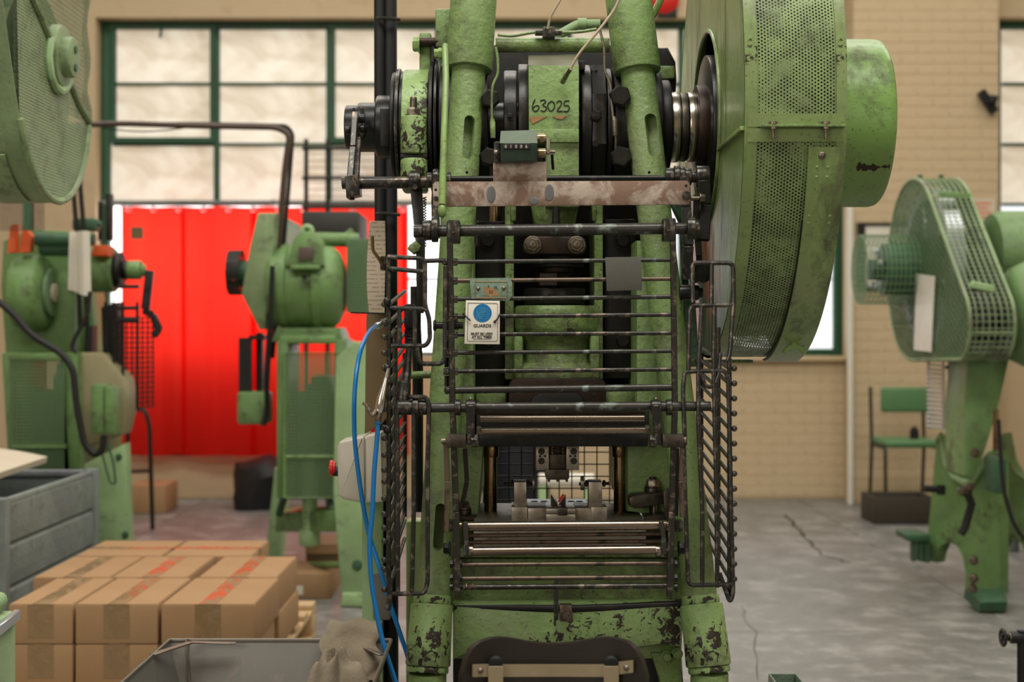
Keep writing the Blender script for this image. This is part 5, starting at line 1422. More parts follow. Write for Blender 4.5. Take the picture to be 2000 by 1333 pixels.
ct_ = P_('stroke_counter', MB().prism([at(977, 281, 2.765), at(1050, 281, 2.765), at(1050, 305, 2.765), at(1050, 314, 2.775), at(977, 317, 2.775), at(977, 305, 2.765)], (0, .05, 0), .002), plain('dark_green_enamel', (.028, .05, .034), .35, var=.4, scale=30))
obj('top_cover', MB().prism([at(976, 280, 2.764), at(1050, 280, 2.764), at(1048, 254, 2.80), at(978, 256, 2.80)], (0, .03, .0)), plain('grey_green_enamel', (.11, .145, .105), .35, var=.25), ct_)
obj('mount_foot', MB().pbox(964, 276, 977, 317, 2.78, .03, .004), M['black_bar'], ct_)
obj('window_frame', MB().pbox(982, 280, 1036, 293, 2.763, .003, .001), M['black'], ct_)
for k, dg in enumerate('01006'):
    u = 988+k*10
    obj('digit_wheel', MB().pbox(u-4, 281.5, u+4, 291.5, 2.7615, .002, .0003), M['ink'], ct_)
    text_obj('digit', dg, .0088, at(u, 286.6, 2.7612), M['paper'], ct_)
for v in (270, 299): obj('knurled_knob', MB().cyl(at(1049, v, 2.785), at(1066, v, 2.785), px(9, 2.78), None, 20, .001), M['bronze'], ct_)
obj('reset_lever', MB().bx(at(1068, 0, 2.78).x, at(1074, 0, 2.78).x, 2.775, 2.795, at(0, 301, 2.78).z, at(0, 271, 2.78).z, .001), M['tool'], ct_)
obj('lever_pin', MB().cyl(at(1064, 297, 2.785), at(1084, 297, 2.785), .003, None, 10), M['bolt'], ct_)
obj('side_knob', MB().cyl(at(965, 299, 2.775), at(972, 299, 2.775), .007, None, 14, .001), M['bolt'], ct_)
P_('drive_link', MB().tube([at(1078, 300, 2.80), at(1080, 330, 2.84)], .003, 6), M['black'])
# green pull bar on the left and its bolt
P_('pull_bar', MB().tube([at(869, 92, 2.90), at(871, 150, 2.86), at(866, 300, 2.80), at(863.5, 400, 2.775)], [.0065, .0068, .0068, .0072], 12).ell(at(863.5, 412, 2.775), (.0085, .0085, .014), 14, 10).ell(at(869.5, 92, 2.90), (.0066, .0066, .008), 12, 8), M['green_clean'])
P_('pull_bar_bolt', MB().hexa(at(866, 105, 2.92), (-1, 0, 0), .0125, .011, True).cyl(at(866, 105, 2.92), at(848, 105, 2.92), .010, None, 6), M['green_clean'])
# lubrication
P_('oil_manifold', MB().pbox(1060, 52, 1084, 73, 3.10, .04, .002).pbox(1045, 59, 1098, 67, 3.11, .02, .002), M['black_bar'])
P_('oil_pipe', MB().tube(rounded([at(972, 68, 3.1), at(1000, 71, 3.1), at(1030, 65, 3.1), at(1046, 63, 3.1)], .02), .0035, 8), M['green_dirty'])
P_('oil_pipe', MB().tube(rounded([at(1098, 63, 3.1), at(1130, 63, 3.1), at(1165, 57, 3.1)], .02), .0035, 8), M['green_dirty'])
P_('oil_pipe', MB().tube(rounded([at(968, 92, 3.04), at(972, 110, 3.04), at(973, 145, 3.04), at(962, 165, 3.04), at(960, 200, 3.04), at(961, 232, 3.04)], .03), .0028, 8), M['green'])
P_('oil_pipe', MB().tube(rounded([at(1172, 60, 3.04), at(1180, 90, 3.04), at(1181, 140, 3.04), at(1192, 162, 3.04), at(1197, 228, 3.04), at(1203, 265, 3.04), at(1202, 300, 3.05)], .03), .0028, 8), M['bolt'])
for (u, v0, m) in ((961, 232, 'green'), (1199, 228, 'bolt')):
    P_('oil_union', MB().cyl(at(u, v0, 3.04), at(u+1, v0+8, 3.04), .005, None, 6).cyl(at(u+1, v0+6, 3.04), at(u+2, v0+38, 3.04), .0062, .0055, 12, .001), M[m])
P_('hose_joint', MB().tube(rounded([at(1085, 72, 3.3), at(1110, 58, 3.3), at(1130, 47, 3.3), at(1172, 47, 3.3)], .03), .011, 10).cyl(at(1128, 47, 3.3), at(1145, 47, 3.3), .0135, None, 14), M['green_pale'])
P_('nipple', MB().cyl(at(1099, 160, 3.035), at(1107, 146, 3.00), .006, .005, 10).cyl(at(1106, 148, 3.0), at(1115, 134, 2.98), .0045, None, 6), M['bolt'])
P_('nylon_tube', MB().tube(rounded([at(1112, 138, 2.985), at(1130, 105, 2.97), at(1165, 65, 2.95), at(1200, 20, 2.94), at(1214, -12, 2.93), at(1216, -60, 2.93)], .1, 6), .0029, 8), M['clear_tube'])
P_('nylon_tube', MB().tube(rounded([at(1070, 56, 3.09), at(1074, 35, 3.08), at(1085, 15, 3.07), at(1100, -10, 3.06), at(1112, -60, 3.05)], .08, 6), .0026, 8), M['clear_tube'])
P_('guard_stay', MB().tube([at(1274, 32, 3.3), at(1300, -20, 3.3)], .008, 8), M['green_clean'])

# --- front guard: pivot shafts, uprights, bars
GD = 2.75
g_ = P_('front_guard', MB().bar([at(878, 432, GD), at(881, 620, GD), at(884, 800, GD), at(891, 1000, GD-.0), at(894, 1166, GD)], .012, .008, (0, 1, 0)), M['black_bar'])
P_('guard_upright', MB().bar([at(1314, 430, GD), at(1316, 620, GD), at(1318, 800, GD), at(1312, 1000, GD), at(1307, 1166, GD)], .0115, .008, (0, 1, 0)), M['black_bar'])
for v0, u in ((430, 886), (426, 1308)):
    obj('upright_head', MB().pbox(u-12, v0, u+12, v0+45, GD-.006, .04, .003), M['black_bar'], g_)
    obj('pinch_bolt', MB().hexa(at(u-1 if u < 1000 else u-4, v0+22, GD-.008), (0, -1, 0), .0055, .008, False), M['black_bar'], g_)
P_('pivot_shaft', MB().cyl(at(808, 452, GD+.02), at(1352, 446, GD+.02), px(11.5, GD), None, 20, .001), M['black_teal'])
for a, b, r, v in ((808, 826, 13, 452), (826, 843, 20, 450), (843, 856, 26, 448), (1341, 1358, 22, 446)):
    P_('pivot_collar', MB().cyl(at(a, v, GD+.02), at(b, v, GD+.02), px(r, GD), None, 22, .002), M['black_bar'])
bars = [(512, 508, 4.2, 'black_teal'), (549, 545, 4.2, 'brown_bar'), (585, 580, 4.4, 'black_teal'), (619, 615, 4.4, 'black_bar'), (654, 651, 4.2, 'black_bar'), (690, 686, 4.2, 'black_teal'), (726, 722, 4.2, 'black_bar'), (763, 757, 7.0, 'black_teal')]
for v0, v1, r, m in bars:
    b_ = MB().cyl(at(872, v0, GD+.004), at(1314, v1, GD+.004), px(r, GD), None, 12)
    obj('guard_bar', b_, M[m], g_)
    if r < 5:
        obj('bar_nut', MB().hexa(at(886, v0, GD+.004), (1, 0, 0), px(7.5, GD), px(8, GD), False), M['black_bar'], g_)
        obj('bar_end', MB().cyl(at(866, v0, GD+.004), at(877, v0, GD+.004), px(7, GD), None, 14, .002), M['black_bar'], g_)
    else: obj('bar_end', MB().ell(at(872, v0, GD+.004), (px(5, GD), px(8, GD), px(8, GD)), 12, 8), M['black_bar'], g_)
for i in range(len(bars)-1):
    obj('spacer', MB().cyl(at(870.5+i*.3, bars[i][0]+8, GD+.012), at(870.8+i*.3, bars[i+1][0]-8, GD+.012), px(4.5, GD), None, 8), M['black'], g_)
obj('cover_plate', MB().pprism([(1182, 503), (1252, 502), (1254, 567), (1185, 569)], GD-.006, .004, .0008), M['guard_grey'], g_)
np_ = obj('makers_plate', MB().pprism([(917, 544), (994, 543), (1000, 550), (1000, 578), (994, 589), (920, 584)], GD-.005, .003, .001), M['teal'], g_)
obj('inner_plate', MB().pbox(929, 551, 990, 582, GD-.0065, .002, .0006), M['teal'], np_) if False else None
P_('plate_inlay', MB().pbox(929, 551, 990, 582, GD-.0075, .003, .0008), M['teal'])
rr = MB().tube([at(928.5, 550.5, GD-.0075), at(990.5, 550.5, GD-.0075), at(990.5, 582.5, GD-.0075), at(928.5, 582.5, GD-.0075)], .0009, 5, True)
P_('inlay_edge', rr, M['copper_torn'])
P_('rust_patch', MB().pprism([(944, 559), (951, 562), (957, 560), (969, 567), (973, 575), (979, 577), (962, 578), (957, 582), (954, 575), (944, 570), (946, 565)], GD-.0079, .0006), M['copper_torn'])
for u, v in ((934, 564), (984, 563)): P_('dome_rivet', MB().ell(at(u, v, GD-.0075), (px(4, GD), .003, px(4, GD)), 14, 8), M['bolt'])
for s_, u, v, z in (('52', 959, 571, .0075), ('5', 954, 560, .0065), ('25', 968, 562, .0065)):
    text_obj('stamped_text', s_, z, at(u, v, GD-.0082), M['ink'], pp, .0002)
for k, w in enumerate(((955, 575, 18), (1048, 596, 4))): pass

P_('side_pin', MB().cyl(at(848, 636, GD+.03), at(905, 636, GD+.03), px(7, GD), None, 16).cyl(at(846, 636, GD+.03), at(852, 636, GD+.03), px(11, GD), None, 16, .002).cyl(at(886, 636, GD+.03), at(896, 636, GD+.03), px(10, GD), None, 6), M['black_bar'])
# lower pivot shaft, arms and links
P_('lower_pivot_shaft', MB().cyl(at(776, 797, GD-.0), at(1388, 794, GD-.0), px(9.5, GD), None, 20, .001), M['black_teal'])
for a, b, r in ((776, 806, 15), (806, 818, 19), (818, 834, 15), (888, 900, 16), (1301, 1312, 16)):
    P_('shaft_collar', MB().cyl(at(a, 796, GD), at(b, 796, GD), px(r, GD), None, 20, .002), M['black_bar'])
for s in (-1, 1):
    u = 919 if s < 0 else 1281
    a_ = P_('link_arm', MB().bar([at(u, 790, GD-.03), at(u+(0 if s < 0 else 4), 868, GD-.02)], .0155, .016, (1, 0, 0)), M['black_bar'])
    obj('arm_head', MB().cyl(at(u-10, 796, GD-.008), at(u+10, 796, GD-.008), px(15, GD), None, 22, .003), M['black_bar'], a_)
    obj('grease_nipple', MB().ell(at(u, 780, GD-.01), (.0035, .0035, .004), 10, 6), M['bolt'], a_)
    b = (862, 922) if s < 0 else (1274, 1340)
    obj('link_block', MB().pbox(872 if s < 0 else 1294, 849, 910 if s < 0 else 1336, 875, GD-.03, .024, .002), M['tool_dark'], a_)
    obj('block_end', MB().cyl(at(b[0], 862, GD-.02), at(b[0]+9, 862, GD-.02), px(6, GD), None, 14, .001).cyl(at(b[1]-9, 860, GD-.02), at(b[1], 860, GD-.02), px(7, GD), None, 14, .001), M['bolt'], a_)
    e = (921, 934) if s < 0 else (1269, 1282)
    obj('block_nut', MB().hexa(at(e[0], 862, GD-.02), (1, 0, 0), px(13, GD), px(e[1]-e[0], GD), False), M['black_bar'], a_)
    h = ((871, 866), (874, 940), (872, 1040)) if s < 0 else ((1334, 866), (1330, 940), (1333, 1010))
    P_('hanging_link', MB().bar([at(p[0], p[1], GD-.01) for p in h], .010, .006, (0, 1, 0)), M['brown_bar'])
    h = ((908, 876), (912, 940), (903, 985)) if s < 0 else ((1322, 876), (1322, 940), (1320, 1008))
    P_('hook_link', MB().bar([at(p[0], p[1], GD+.05) for p in h], .009, .006, (0, 1, 0)), M['black'])
# bright roller bars under the shaft
P_('top_roller', MB().cyl(at(938, 819, 2.84), at(1258, 818, 2.84), px(7.5, 2.84), None, 18), M['bright'])
P_('top_roller', MB().cyl(at(938, 843, 2.79), at(1260, 841, 2.79), px(7, 2.79), None, 18), M['bright'])
P_('roller_strip', MB().pbox(930, 803, 1262, 811, 2.86, .05, .002), M['brown_plate'])
for u, v in ((934, 842), (1263, 840)): P_('roller_nut', MB().hexa(at(u-3, v, 2.79), (1, 0, 0), .010, .010, False), M['bolt'])
# finger guard and rollers in front of the die
P_('lower_roller', MB().cyl(at(905, 1029, 2.78), at(1302, 1026, 2.78), px(9.5, 2.78), None, 20), M['bright'])
P_('lower_roller', MB().cyl(at(922, 1078, 2.77), at(1292, 1074, 2.77), px(9, 2.77), None, 20), M['bright'])
P_('finger_bar', MB().cyl(at(905, 1047, 2.79), at(1300, 1043, 2.79), px(4.2, 2.79), None, 12), M['brown_bar'])
P_('finger_bar', MB().cyl(at(912, 1060, 2.79), at(1300, 1058, 2.79), px(4.2, 2.79), None, 12), M['brown_bar'])
for s in (-1, 1):
    pts = ((909, 1020), (911, 1062), (910, 1086)) if s < 0 else ((1291, 1018), (1296, 1050), (1298, 1084))
    P_('roller_link', MB().bar([at(u, v, 2.755) for u, v in pts], .0095, .006, (0, 1, 0)), M['black_teal'])
    u = 918 if s < 0 else 1286
    P_('roller_collar', MB().cyl(at(u-6, 1077, 2.77), at(u+6, 1077, 2.77), px(12, 2.77), None, 20, .001), M['bright'])
    P_('link_pin', MB().cyl(at(905 if s < 0 else 1297, 1079, 2.77), at(914 if s < 0 else 1308, 1079, 2.77), px(9, 2.77), None, 14, .002), M['bolt'])
    u = 898 if s < 0 else 1301
    P_('copper_washer', MB().cyl(at(u-4, 1028, 2.78), at(u+4, 1028, 2.78), px(9, 2.78), None, 16, .001), M['bronze'])
    u = 876 if s < 0 else 1326
    P_('pivot_block', MB().pbox(u-8, 1018, u+8, 1040, 2.77, .03, .002), M['black_bar'])
    u = 880 if s < 0 else 1325
    P_('pivot_nut', MB().hexa(at(u, 1072, 2.80), (s, 0, 0), .012, .014), M['black'])
for v, r, m in ((1103, 4, 'brown_bar'), (1130, 4.5, 'brown_bar'), (1147, 5.2, 'black_bar')):
    P_('low_guard_bar', MB().cyl(at(888, v+1, 2.765), at(1312, v-2, 2.765), px(r, 2.765), None, 12), M[m])
    for u in (882, 899, 1320): P_('bar_nut', MB().hexa(at(u-3, v, 2.765), (1, 0, 0), px(8, 2.765), px(7, 2.765), False), M['black'])
P_('spring_coil', MB().tube([at(904+k*.55, 1147, 2.765)+V((0, .0062*math.cos(k*1.2), .0062*math.sin(k*1.2))) for k in range(46)], .0011, 5), M['brown_bar'])
P_('upper_bolster', MB().pbox(930, 800, 1268, 845, 2.93, .34, .004), M['black'])

# --- side guards: frames of rod with slanting rods running back
for s in (-1, 1):
    X_ = .4205 if s > 0 else -.2385
    def sp_(y, z): return V((X_, y, z))
    def zz(v, dd=2.75): return CZ-(v-H)*dd/F
    yn, yf = 2.75, 3.16
    sg = P_('side_guard', MB().tube([sp_(yn, zz(700 if s > 0 else 500)), sp_(yn, zz(1172 if s > 0 else 1185))], .0046, 8), M['black_bar'])
    obj('upright_rod', MB().tube([sp_(yf, zz(690, yf)), sp_(yf, zz(1010, yf))], .005, 8), M['black'], sg)
    obj('upright_rod', MB().tube([sp_(2.90, zz(640, 2.9)), sp_(2.90, zz(1105, 2.9))], .005, 8), M['black_bar'], sg)
    nr = 15 if s > 0 else 20
    for k in range(nr):
        v = (720 if s > 0 else 600)+k*(410.0/14 if s > 0 else 545.0/19)
        z0 = zz(v)
        if s < 0: z0 += random.uniform(-.006, .006)
        obj('guard_rod', MB().tube([sp_(yn-.008, z0-.001), sp_(yf, z0+.038)], .0042, 8), M['black_bar'], sg)
        obj('rod_end', MB().ell(sp_(yn-.006, z0)+V((.008*s, -.003, 0)), (.006, .006, .006), 10, 6), M['black_bar'], sg)
    # front return frames seen square on
    if s > 0:
        def fr_t(pts, r=.0045): obj('frame_rod', MB().tube(rounded([at(u, v, 2.74) for u, v in pts], .012), r, 8), M['black_bar'], sg)
        fr_t([(1353, 592), (1352, 520), (1356, 514), (1432, 514), (1433, 592), (1426, 690), (1421, 705)])
        fr_t([(1345, 726), (1347, 610), (1351, 597), (1434, 596)]); fr_t([(1390, 514), (1390, 598)])
        fr_t([(1371, 598), (1364, 726), (1364, 820), (1372, 1000), (1372, 1145)]); fr_t([(1395, 598), (1394, 726), (1400, 1000), (1401, 1148)])
        fr_t([(1338, 870), (1334, 760), (1337, 730), (1344, 726), (1413, 724), (1422, 735), (1424, 800)])
        fr_t([(1335, 860), (1338, 960), (1343, 1100), (1344, 1136), (1350, 1144), (1432, 1142)])
        fr_t([(1407, 690), (1404, 735), (1390, 757), (1378, 755), (1360, 700)], .004)
        fr_t([(1424, 790), (1428, 1000), (1432, 1160), (1426, 1178), (1405, 1120)])
    else:
        def fr_t(pts, r=.0045): obj('frame_rod', MB().tube(rounded([at(u, v, 2.74) for u, v in pts], .012), r, 8), M['black_bar'], sg)
        fr_t([(757, 502), (830, 505), (830, 598), (838, 620), (840, 662), (832, 676), (764, 676)])
        fr_t([(760, 525), (826, 531)]); fr_t([(830, 510), (866, 509), (868, 516)]); fr_t([(762, 602), (826, 604), (834, 606)])
        fr_t([(780, 604), (781, 676)]); fr_t([(810, 604), (811, 678)])
        fr_t([(815, 678), (819, 705), (826, 711), (862, 711), (869, 700), (870, 520)])
        fr_t([(800, 776), (832, 776), (838, 790), (835, 900), (835, 1140), (829, 1160), (758, 1161)])
        fr_t([(808, 800), (808, 1000), (804, 1160)]); fr_t([(775, 800), (777, 1000), (777, 1163)])
        fr_t([(762, 1130), (760, 1180), (757, 1192)], .006)
        obj('spring_body', MB().pbox(789, 594, 810, 642, 2.80, .03, .004), M['black'], sg)
        obj('coil_spring', MB().tube([at(798+0*k, 642+k*.36, 2.815)+V((.0075*math.cos(k*.9), .0075*math.sin(k*.9), 0)) for k in range(95)], .0016, 5), M['black'], sg)
        obj('spring_rod', MB().tube([at(799, 676, 2.815), at(796, 720, 2.80), at(790, 775, 2.77)], [.006, .008, .010], 10), M['black_bar'], sg)
        obj('swivel', MB().cyl(at(790, 745, 2.76), at(786, 790, 2.755), px(13, 2.76), px(15, 2.76), 18, .004), M['black_bar'], sg)
        for v in (590, 720, 840): obj('clip', MB().ell(at(756, v, 2.74), (.008, .008, .009), 10, 8), M['black'], sg)
P_('hinge_bracket', MB().pprism([(795, 486), (800, 478), (812, 470), (822, 480), (818, 490), (806, 496)], 3.0, .05, .004), M['green_dirty'])
P_('tie_rod', MB().cyl(at(800, 733, 3.0), at(846, 732, 3.0), .008, None, 10), M['green_dirty'])
P_('inner_rod', MB().tube([at(812, 560, 3.2), at(812, 640, 3.2), at(816, 720, 3.2), at(816, 1000, 3.2)], .012, 8), M['dark'])

# --- rear wire guard seen through the die opening
rg_ = P_('rear_guard', MB().tube([at(945, 860, 3.75), at(1215, 860, 3.75), at(1215, 1025, 3.75), at(945, 1025, 3.75)], .006, 8, True), M['wire_dark'])
obj('wire_mesh', MB().wires(at(945, 1025, 3.75), V((px(270, 3.75), 0, 0)), V((0, 0, px(165, 3.75))), 11, 7, .0022), M['wire_dark'], rg_, stuff=True)

# ------------------------------------------------------------------ die set clamped on the bed
ds = thing('die_set', 'steel die set on two guide posts clamped to the press bed', 'tool', (at(1090, 0, 3.05).x, 3.05, at(0, 1074, 2.93).z))
def D_(name, mb, mat, label=None): return obj(name, mb, mat, ds, label)
DD = 3.0
bz0, bz1 = at(0, 1074, 2.93).z, at(0, 1020, 2.90).z
D_('die_shoe', MB().bx(at(925, 0, 2.90).x, at(1262, 0, 2.90).x, 2.90, 3.22, bz0+.001, bz1, .002), M['tool'])
us = D_('upper_shoe', MB().pbox(935, 840, 1266, 873, 2.93, .32, .003), M['black'])
for s, u in ((-1, 958), (1, 1211)):
    gp_ = D_('guide_post', MB().cyl(V((at(u, 0, 3.08).x, 3.08, bz1)), V((at(u, 0, 3.08).x, 3.08, at(0, 868, 3.08).z)), px(12.5, 3.08), None, 28), M['bronze'])
    obj('bush', MB().cyl(V((at(u, 0, 3.08).x, 3.08, at(0, 893, 3.08).z)), V((at(u, 0, 3.08).x, 3.08, at(0, 866, 3.08).z)), px(16, 3.08), None, 28, .002), M['bronze'], gp_)
for u0, u1 in ((1047, 1072), (1106, 1131)):
    h_ = D_('punch_plate', MB().pbox(u0, 871, u1, 919, 2.98, .10, .001), M['tool'])
    uc = (u0+u1)/2
    for v, r in ((882, 6.5), (901, 6.5)):
        obj('cap_screw', MB().ring(at(uc-2 if u0 < 1100 else uc+2, v, 2.9815), (0, -1, 0), px(3.4, 2.98), px(r, 2.98), .0025, 18, .0005).cyl(at(uc-2 if u0 < 1100 else uc+2, v, 2.981), at(uc-2 if u0 < 1100 else uc+2, v, 2.9795), px(3.4, 2.98), None, 6), M['black'], h_)
    for du in (-5, 5): obj('dowel', MB().cyl(at(uc+du, 891.5, 2.9805), at(uc+du, 891.5, 2.979), px(2.3, 2.98), None, 10), M['ink'], h_)
D_('spring_housing', MB().pbox(1072, 871, 1106, 890, 3.0, .06, .001), M['brown_plate'])
for u in (1078, 1100): D_('die_spring', MB().tube([at(u, 872+k*.3, 2.995)+V((.004*math.cos(k*1.1), .004*math.sin(k*1.1), 0)) for k in range(55)], .001, 5), M['bronze'])
D_('punch_holder', MB().pbox(1072, 888, 1106, 920, 2.99, .08, .001), M['tool_dark'])
D_('punch', MB().pprism([(1065, 918), (1112, 918), (1112, 935), (1107, 938), (1070, 938), (1066, 935)], 2.975, .10, .001), M['tool_dark'])
for u in (1072, 1089, 1107): D_('punch_tip', MB().pbox(u-2, 936, u+2.5, 942, 2.98, .02, .0006), M['tool_dark'])
# lower die
D_('die_plate', MB().bx(at(1030, 0, 3.1).x, at(1150, 0, 3.1).x, 3.0, 3.22, bz1, at(0, 975, 3.22).z, .001), plain('pale_ground_plate', (.42, .45, .46), .3, .8))
for u, v in ((1043, 977), (1062, 977), (1115, 976), (1131, 976)):
    p = at(u, v, 3.19); D_('plate_hole', MB().cyl((p.x, 3.17, at(0, 975, 3.22).z-.001), (p.x, 3.17, at(0, 975, 3.22).z+.0006), .008, None, 14), M['ink'])
for u0, u1, v0, m in ((1031, 1068, 993, 'tool'), (1124, 1155, 993, 'tool')):
    D_('die_block', MB().pbox(u0, v0, u1, 1019, 2.95, .10, .001), M[m])
D_('die_block', MB().pbox(1067, 994, 1124, 1004, 2.93, .06, .001).pbox(1067, 1005, 1124, 1019, 2.928, .06, .001), M['tool'])
D_('die_insert', MB().pbox(1089, 992, 1108, 1008, 2.925, .05, .002), M['tool_dark'])
for s, u0, u1, c0, c1 in ((-1, 999, 1030, 1004, 1028), (1, 1155, 1186, 1150, 1176)):
    b_ = D_('stop_block', MB().pbox(u0, 991, u1, 1020, 2.95, .09, .001), M['tool'])
    obj('stop_post', MB().pbox(c0, 942, c1, 992, 2.97, .055, .001), M['tool'], b_)
    obj('adjuster', MB().cyl(at(c0-21 if s < 0 else c1-45, 946, 2.99), at(c0+38 if s < 0 else c1+14, 945, 2.99), px(3.2, 2.99), None, 12), M['black'], b_)
    for uu in ((c0-6, c1+1) if s < 0 else (c0-7, c1+1)): obj('lock_nut', MB().hexa(at(uu, 945, 2.99), (1, 0, 0), px(7, 2.99), px(5.5, 2.99), False), M['tool_dark'], b_)
    e = (1040, 1044) if s < 0 else (1134, 1140)
    obj('stop_disc', MB().cyl(at(e[0], 944, 2.99), at(e[1], 944, 2.99), px(14, 2.99), None, 20, .0005), M['tool'], b_)
D_('shim_block', MB().pprism([(1076, 990), (1076, 969), (1079, 966), (1091, 990)], 2.985, .02).pprism([(1090, 990), (1105, 968), (1105, 990)], 2.987, .02), M['tool_dark'])
D_('feeler', MB().bar([at(1078, 966, 2.975), at(1089, 983, 2.975)], .003, .0015, (0, 1, 0)), M['chrome'])
D_('red_marker', MB().bar([at(1101, 966, 2.97), at(1091, 981, 2.97)], .0045, .003, (0, 1, 0)), M['red'], 'bright red marker strip')
# clamps hold the die shoe down
for s in (-1, 1):
    u = 1275 if s > 0 else 912
    lab = 'black strap clamp with a big nut at the right of the die set' if s > 0 else 'black strap clamp with a stud at the left of the die set'
    ck = thing('strap_clamp', lab, 'clamp', (at(u, 0, 3.02).x, 3.05, bz1))
    ub = (1230, 1302) if s > 0 else (886, 945)
    top = 968 if s > 0 else 1008
    if s > 0: obj('clamp_bar', MB().pprism([(1229, 974), (1236, 968), (1296, 962), (1303, 968), (1300, 984), (1270, 990), (1240, 994), (1230, 990)], 2.97, .09, .004), M['tool_dark'], ck)
    else: obj('clamp_bar', MB().pprism([(886, 1018), (892, 1008), (940, 1012), (950, 1018)], 2.97, .09, .003), M['tool_dark'], ck)
    cc = at(u if s > 0 else 904, top-4, 3.01)
    zt = {1: (932, 945, 958, 966), -1: (980, 988, 998, 1010)}[s]
    obj('stud', MB().cyl(V((cc.x, 3.01, at(0, 1018, 3.01).z)), V((cc.x, 3.01, at(0, zt[0], 3.01).z)), px(7, 3.01), None, 14, .001), M['dark'], ck)
    obj('hex_nut', MB().hexa(V((cc.x, 3.01, at(0, zt[1]+6, 3.01).z)), (0, 0, 1), px(13, 3.01), px(14, 3.01), True), M['bolt'], ck)
    obj('thick_washer', MB().cyl(V((cc.x, 3.01, at(0, zt[3], 3.01).z)), V((cc.x, 3.01, at(0, zt[1]+7, 3.01).z)), px(17, 3.01), None, 22, .002), M['tool_dark'], ck)
    if s > 0:
        obj('heel_screw', MB().cyl(V((at(1278, 0, 3).x, 3.0, bz1)), V((at(1278, 0, 3).x, 3.0, at(0, 986, 3.0).z)), .006, None, 12), M['bolt'], ck)
        obj('forked_plate', MB().pprism([(1296, 962), (1306, 952), (1310, 1010), (1304, 1022), (1298, 1006)], 2.93, .008, .001), M['tool_dark'], ck)
        obj('base_washer', MB().pprism([(1258, 1010), (1300, 1006), (1306, 1020), (1262, 1020)], 2.95, .06), M['tool_dark'], ck)

# ------------------------------------------------------------------ warning card tied to the guard bars
wc_ = thing('warning_sign', 'white guards warning card with a blue disc, cable tied to the front guard', 'sign', at(941, 674, GD-.012))
SD = GD-.0115
obj('card', MB().pprism([(910, 587), (976, 588), (976, 673), (907, 672)], SD, .0015, .0003), M['white_card'], wc_)
bdr = MB().tube(rounded([at(914, 592, SD-.0003), at(972, 593, SD-.0003), at(972, 667, SD-.0003), at(912.5, 667, SD-.0003), at(914, 592, SD-.0003)], .003), .0004, 5)
obj('printed_border', bdr, M['ink'], wc_)
obj('blue_disc', MB().cyl(at(942.5, 612, SD+.0002), at(942.5, 612, SD-.0005), px(18, SD), None, 48), M['sign_blue'], wc_)
def sgn(mb, nm): obj(nm, mb, M['sign_line'], wc_)
for k in range(7): sgn(MB().tube([at(932, 601+k*3.7, SD-.0006), at(953, 601+k*3.7, SD-.0006)], .00022, 4), 'guard_symbol_line')
for u in (932, 953): sgn(MB().tube([at(u, 600, SD-.0006), at(u, 624, SD-.0006)], .0003, 4), 'guard_symbol_line')
def gear(u, v, r):
    pts = []
    for k in range(32):
        a = 2*PI*k/32; q = r*(1.0 if (k//2) % 2 else .74); pts.append(at(u+q*math.cos(a), v+q*math.sin(a), SD-.0008))
    return MB().tube(pts, .00045, 4, True).tube([at(u+r*.35*math.cos(2*PI*k/12), v+r*.35*math.sin(2*PI*k/12), SD-.0008) for k in range(12)], .0004, 4, True)
sgn(gear(939, 616, 5.6), 'gear_symbol'); sgn(gear(944.5, 606.5, 5.2), 'gear_symbol')
for k in range(6): sgn(MB().ell(at(932+k*4.2, 623, SD-.0007), (.0007, .0003, .0007), 6, 4), 'fixing_dot')
text_obj('sign_text', 'GUARDS', .0088, at(942, 637, SD-.0004), M['ink'], wc_, .0002, bold=.00018)
text_obj('sign_text', 'MUST BE USED', .0064, at(941, 652.5, SD-.0004), M['ink'], wc_, .0002, bold=.00016)
text_obj('sign_text', 'AT ALL TIMES', .0064, at(941, 659.5, SD-.0004), M['ink'], wc_, .0002, bold=.00016)
for v, a, b in ((656, 922, 960), (662.8, 924, 958)): obj('underline', MB().tube([at(a, v, SD-.0004), at(b, v, SD-.0004)], .00035, 4), M['ink'], wc_)
obj('cable_tie', MB().tube(rounded([at(904, 612, SD-.001), at(907, 616, SD-.004), at(919, 627, SD-.003)], .004), .0014, 8).ell(at(906, 614, SD-.002), (.0025, .003, .003), 8, 6), M['rubber'], wc_)
obj('cable_tie', MB().tube(rounded([at(977, 613, SD-.001), at(971, 624, SD-.004), at(966, 629, SD-.003)], .004), .0014, 8).box(at(966.5, 629, SD-.003), (.005, .004, .005), .6, .0008), M['rubber'], wc_)

# ------------------------------------------------------------------ conduits, chart, control box and air line on the left
cd = thing('conduit_post', 'pair of dark vertical conduits clipped together, left of the press', 'conduit', at(757, 0, 3.5)*1.0)
cd.location = (at(757, 0, 3.5).x, 3.5, 0)
for u, r in ((745, .0135), (765, .017)): obj('conduit', MB().cyl((at(u, 0, 3.5).x, 3.5+.012*(u > 750), .0), (at(u-10, 0, 3.5).x, 3.5+.012*(u > 750), 4.98), r, None, 16), M['rubber'], cd)
for v in (36, 418): obj('pipe_clip', MB().tube([at(735, v, 3.48), at(750, v-1, 3.475), at(782, v+2, 3.48)], .004, 6), M['wire_dark'], cd)
obj('junction_box', MB().pbox(727, 1120, 763, 1213, 3.44, .05, .006), plain('grey_box', (.15, .14, .12), .5), cd)
cbx = MB().pprism([(715, 618), (722, 605), (760, 612), (762, 808), (745, 830), (712, 848)], 3.46, .012, .002)
tag(obj('backing_board', cbx, M['board']), 'brown hardboard panel fixed to the conduits above the cream box', 'board')
pcs = MB().sheet(lambda a, b: at(722+a*30-6*math.sin(b*PI)*(1-a), 432+b*182, 3.43)+V((0, .012*math.sin(b*5), 0)), 8, 16, .1, .3)
solid(pcs, .002)
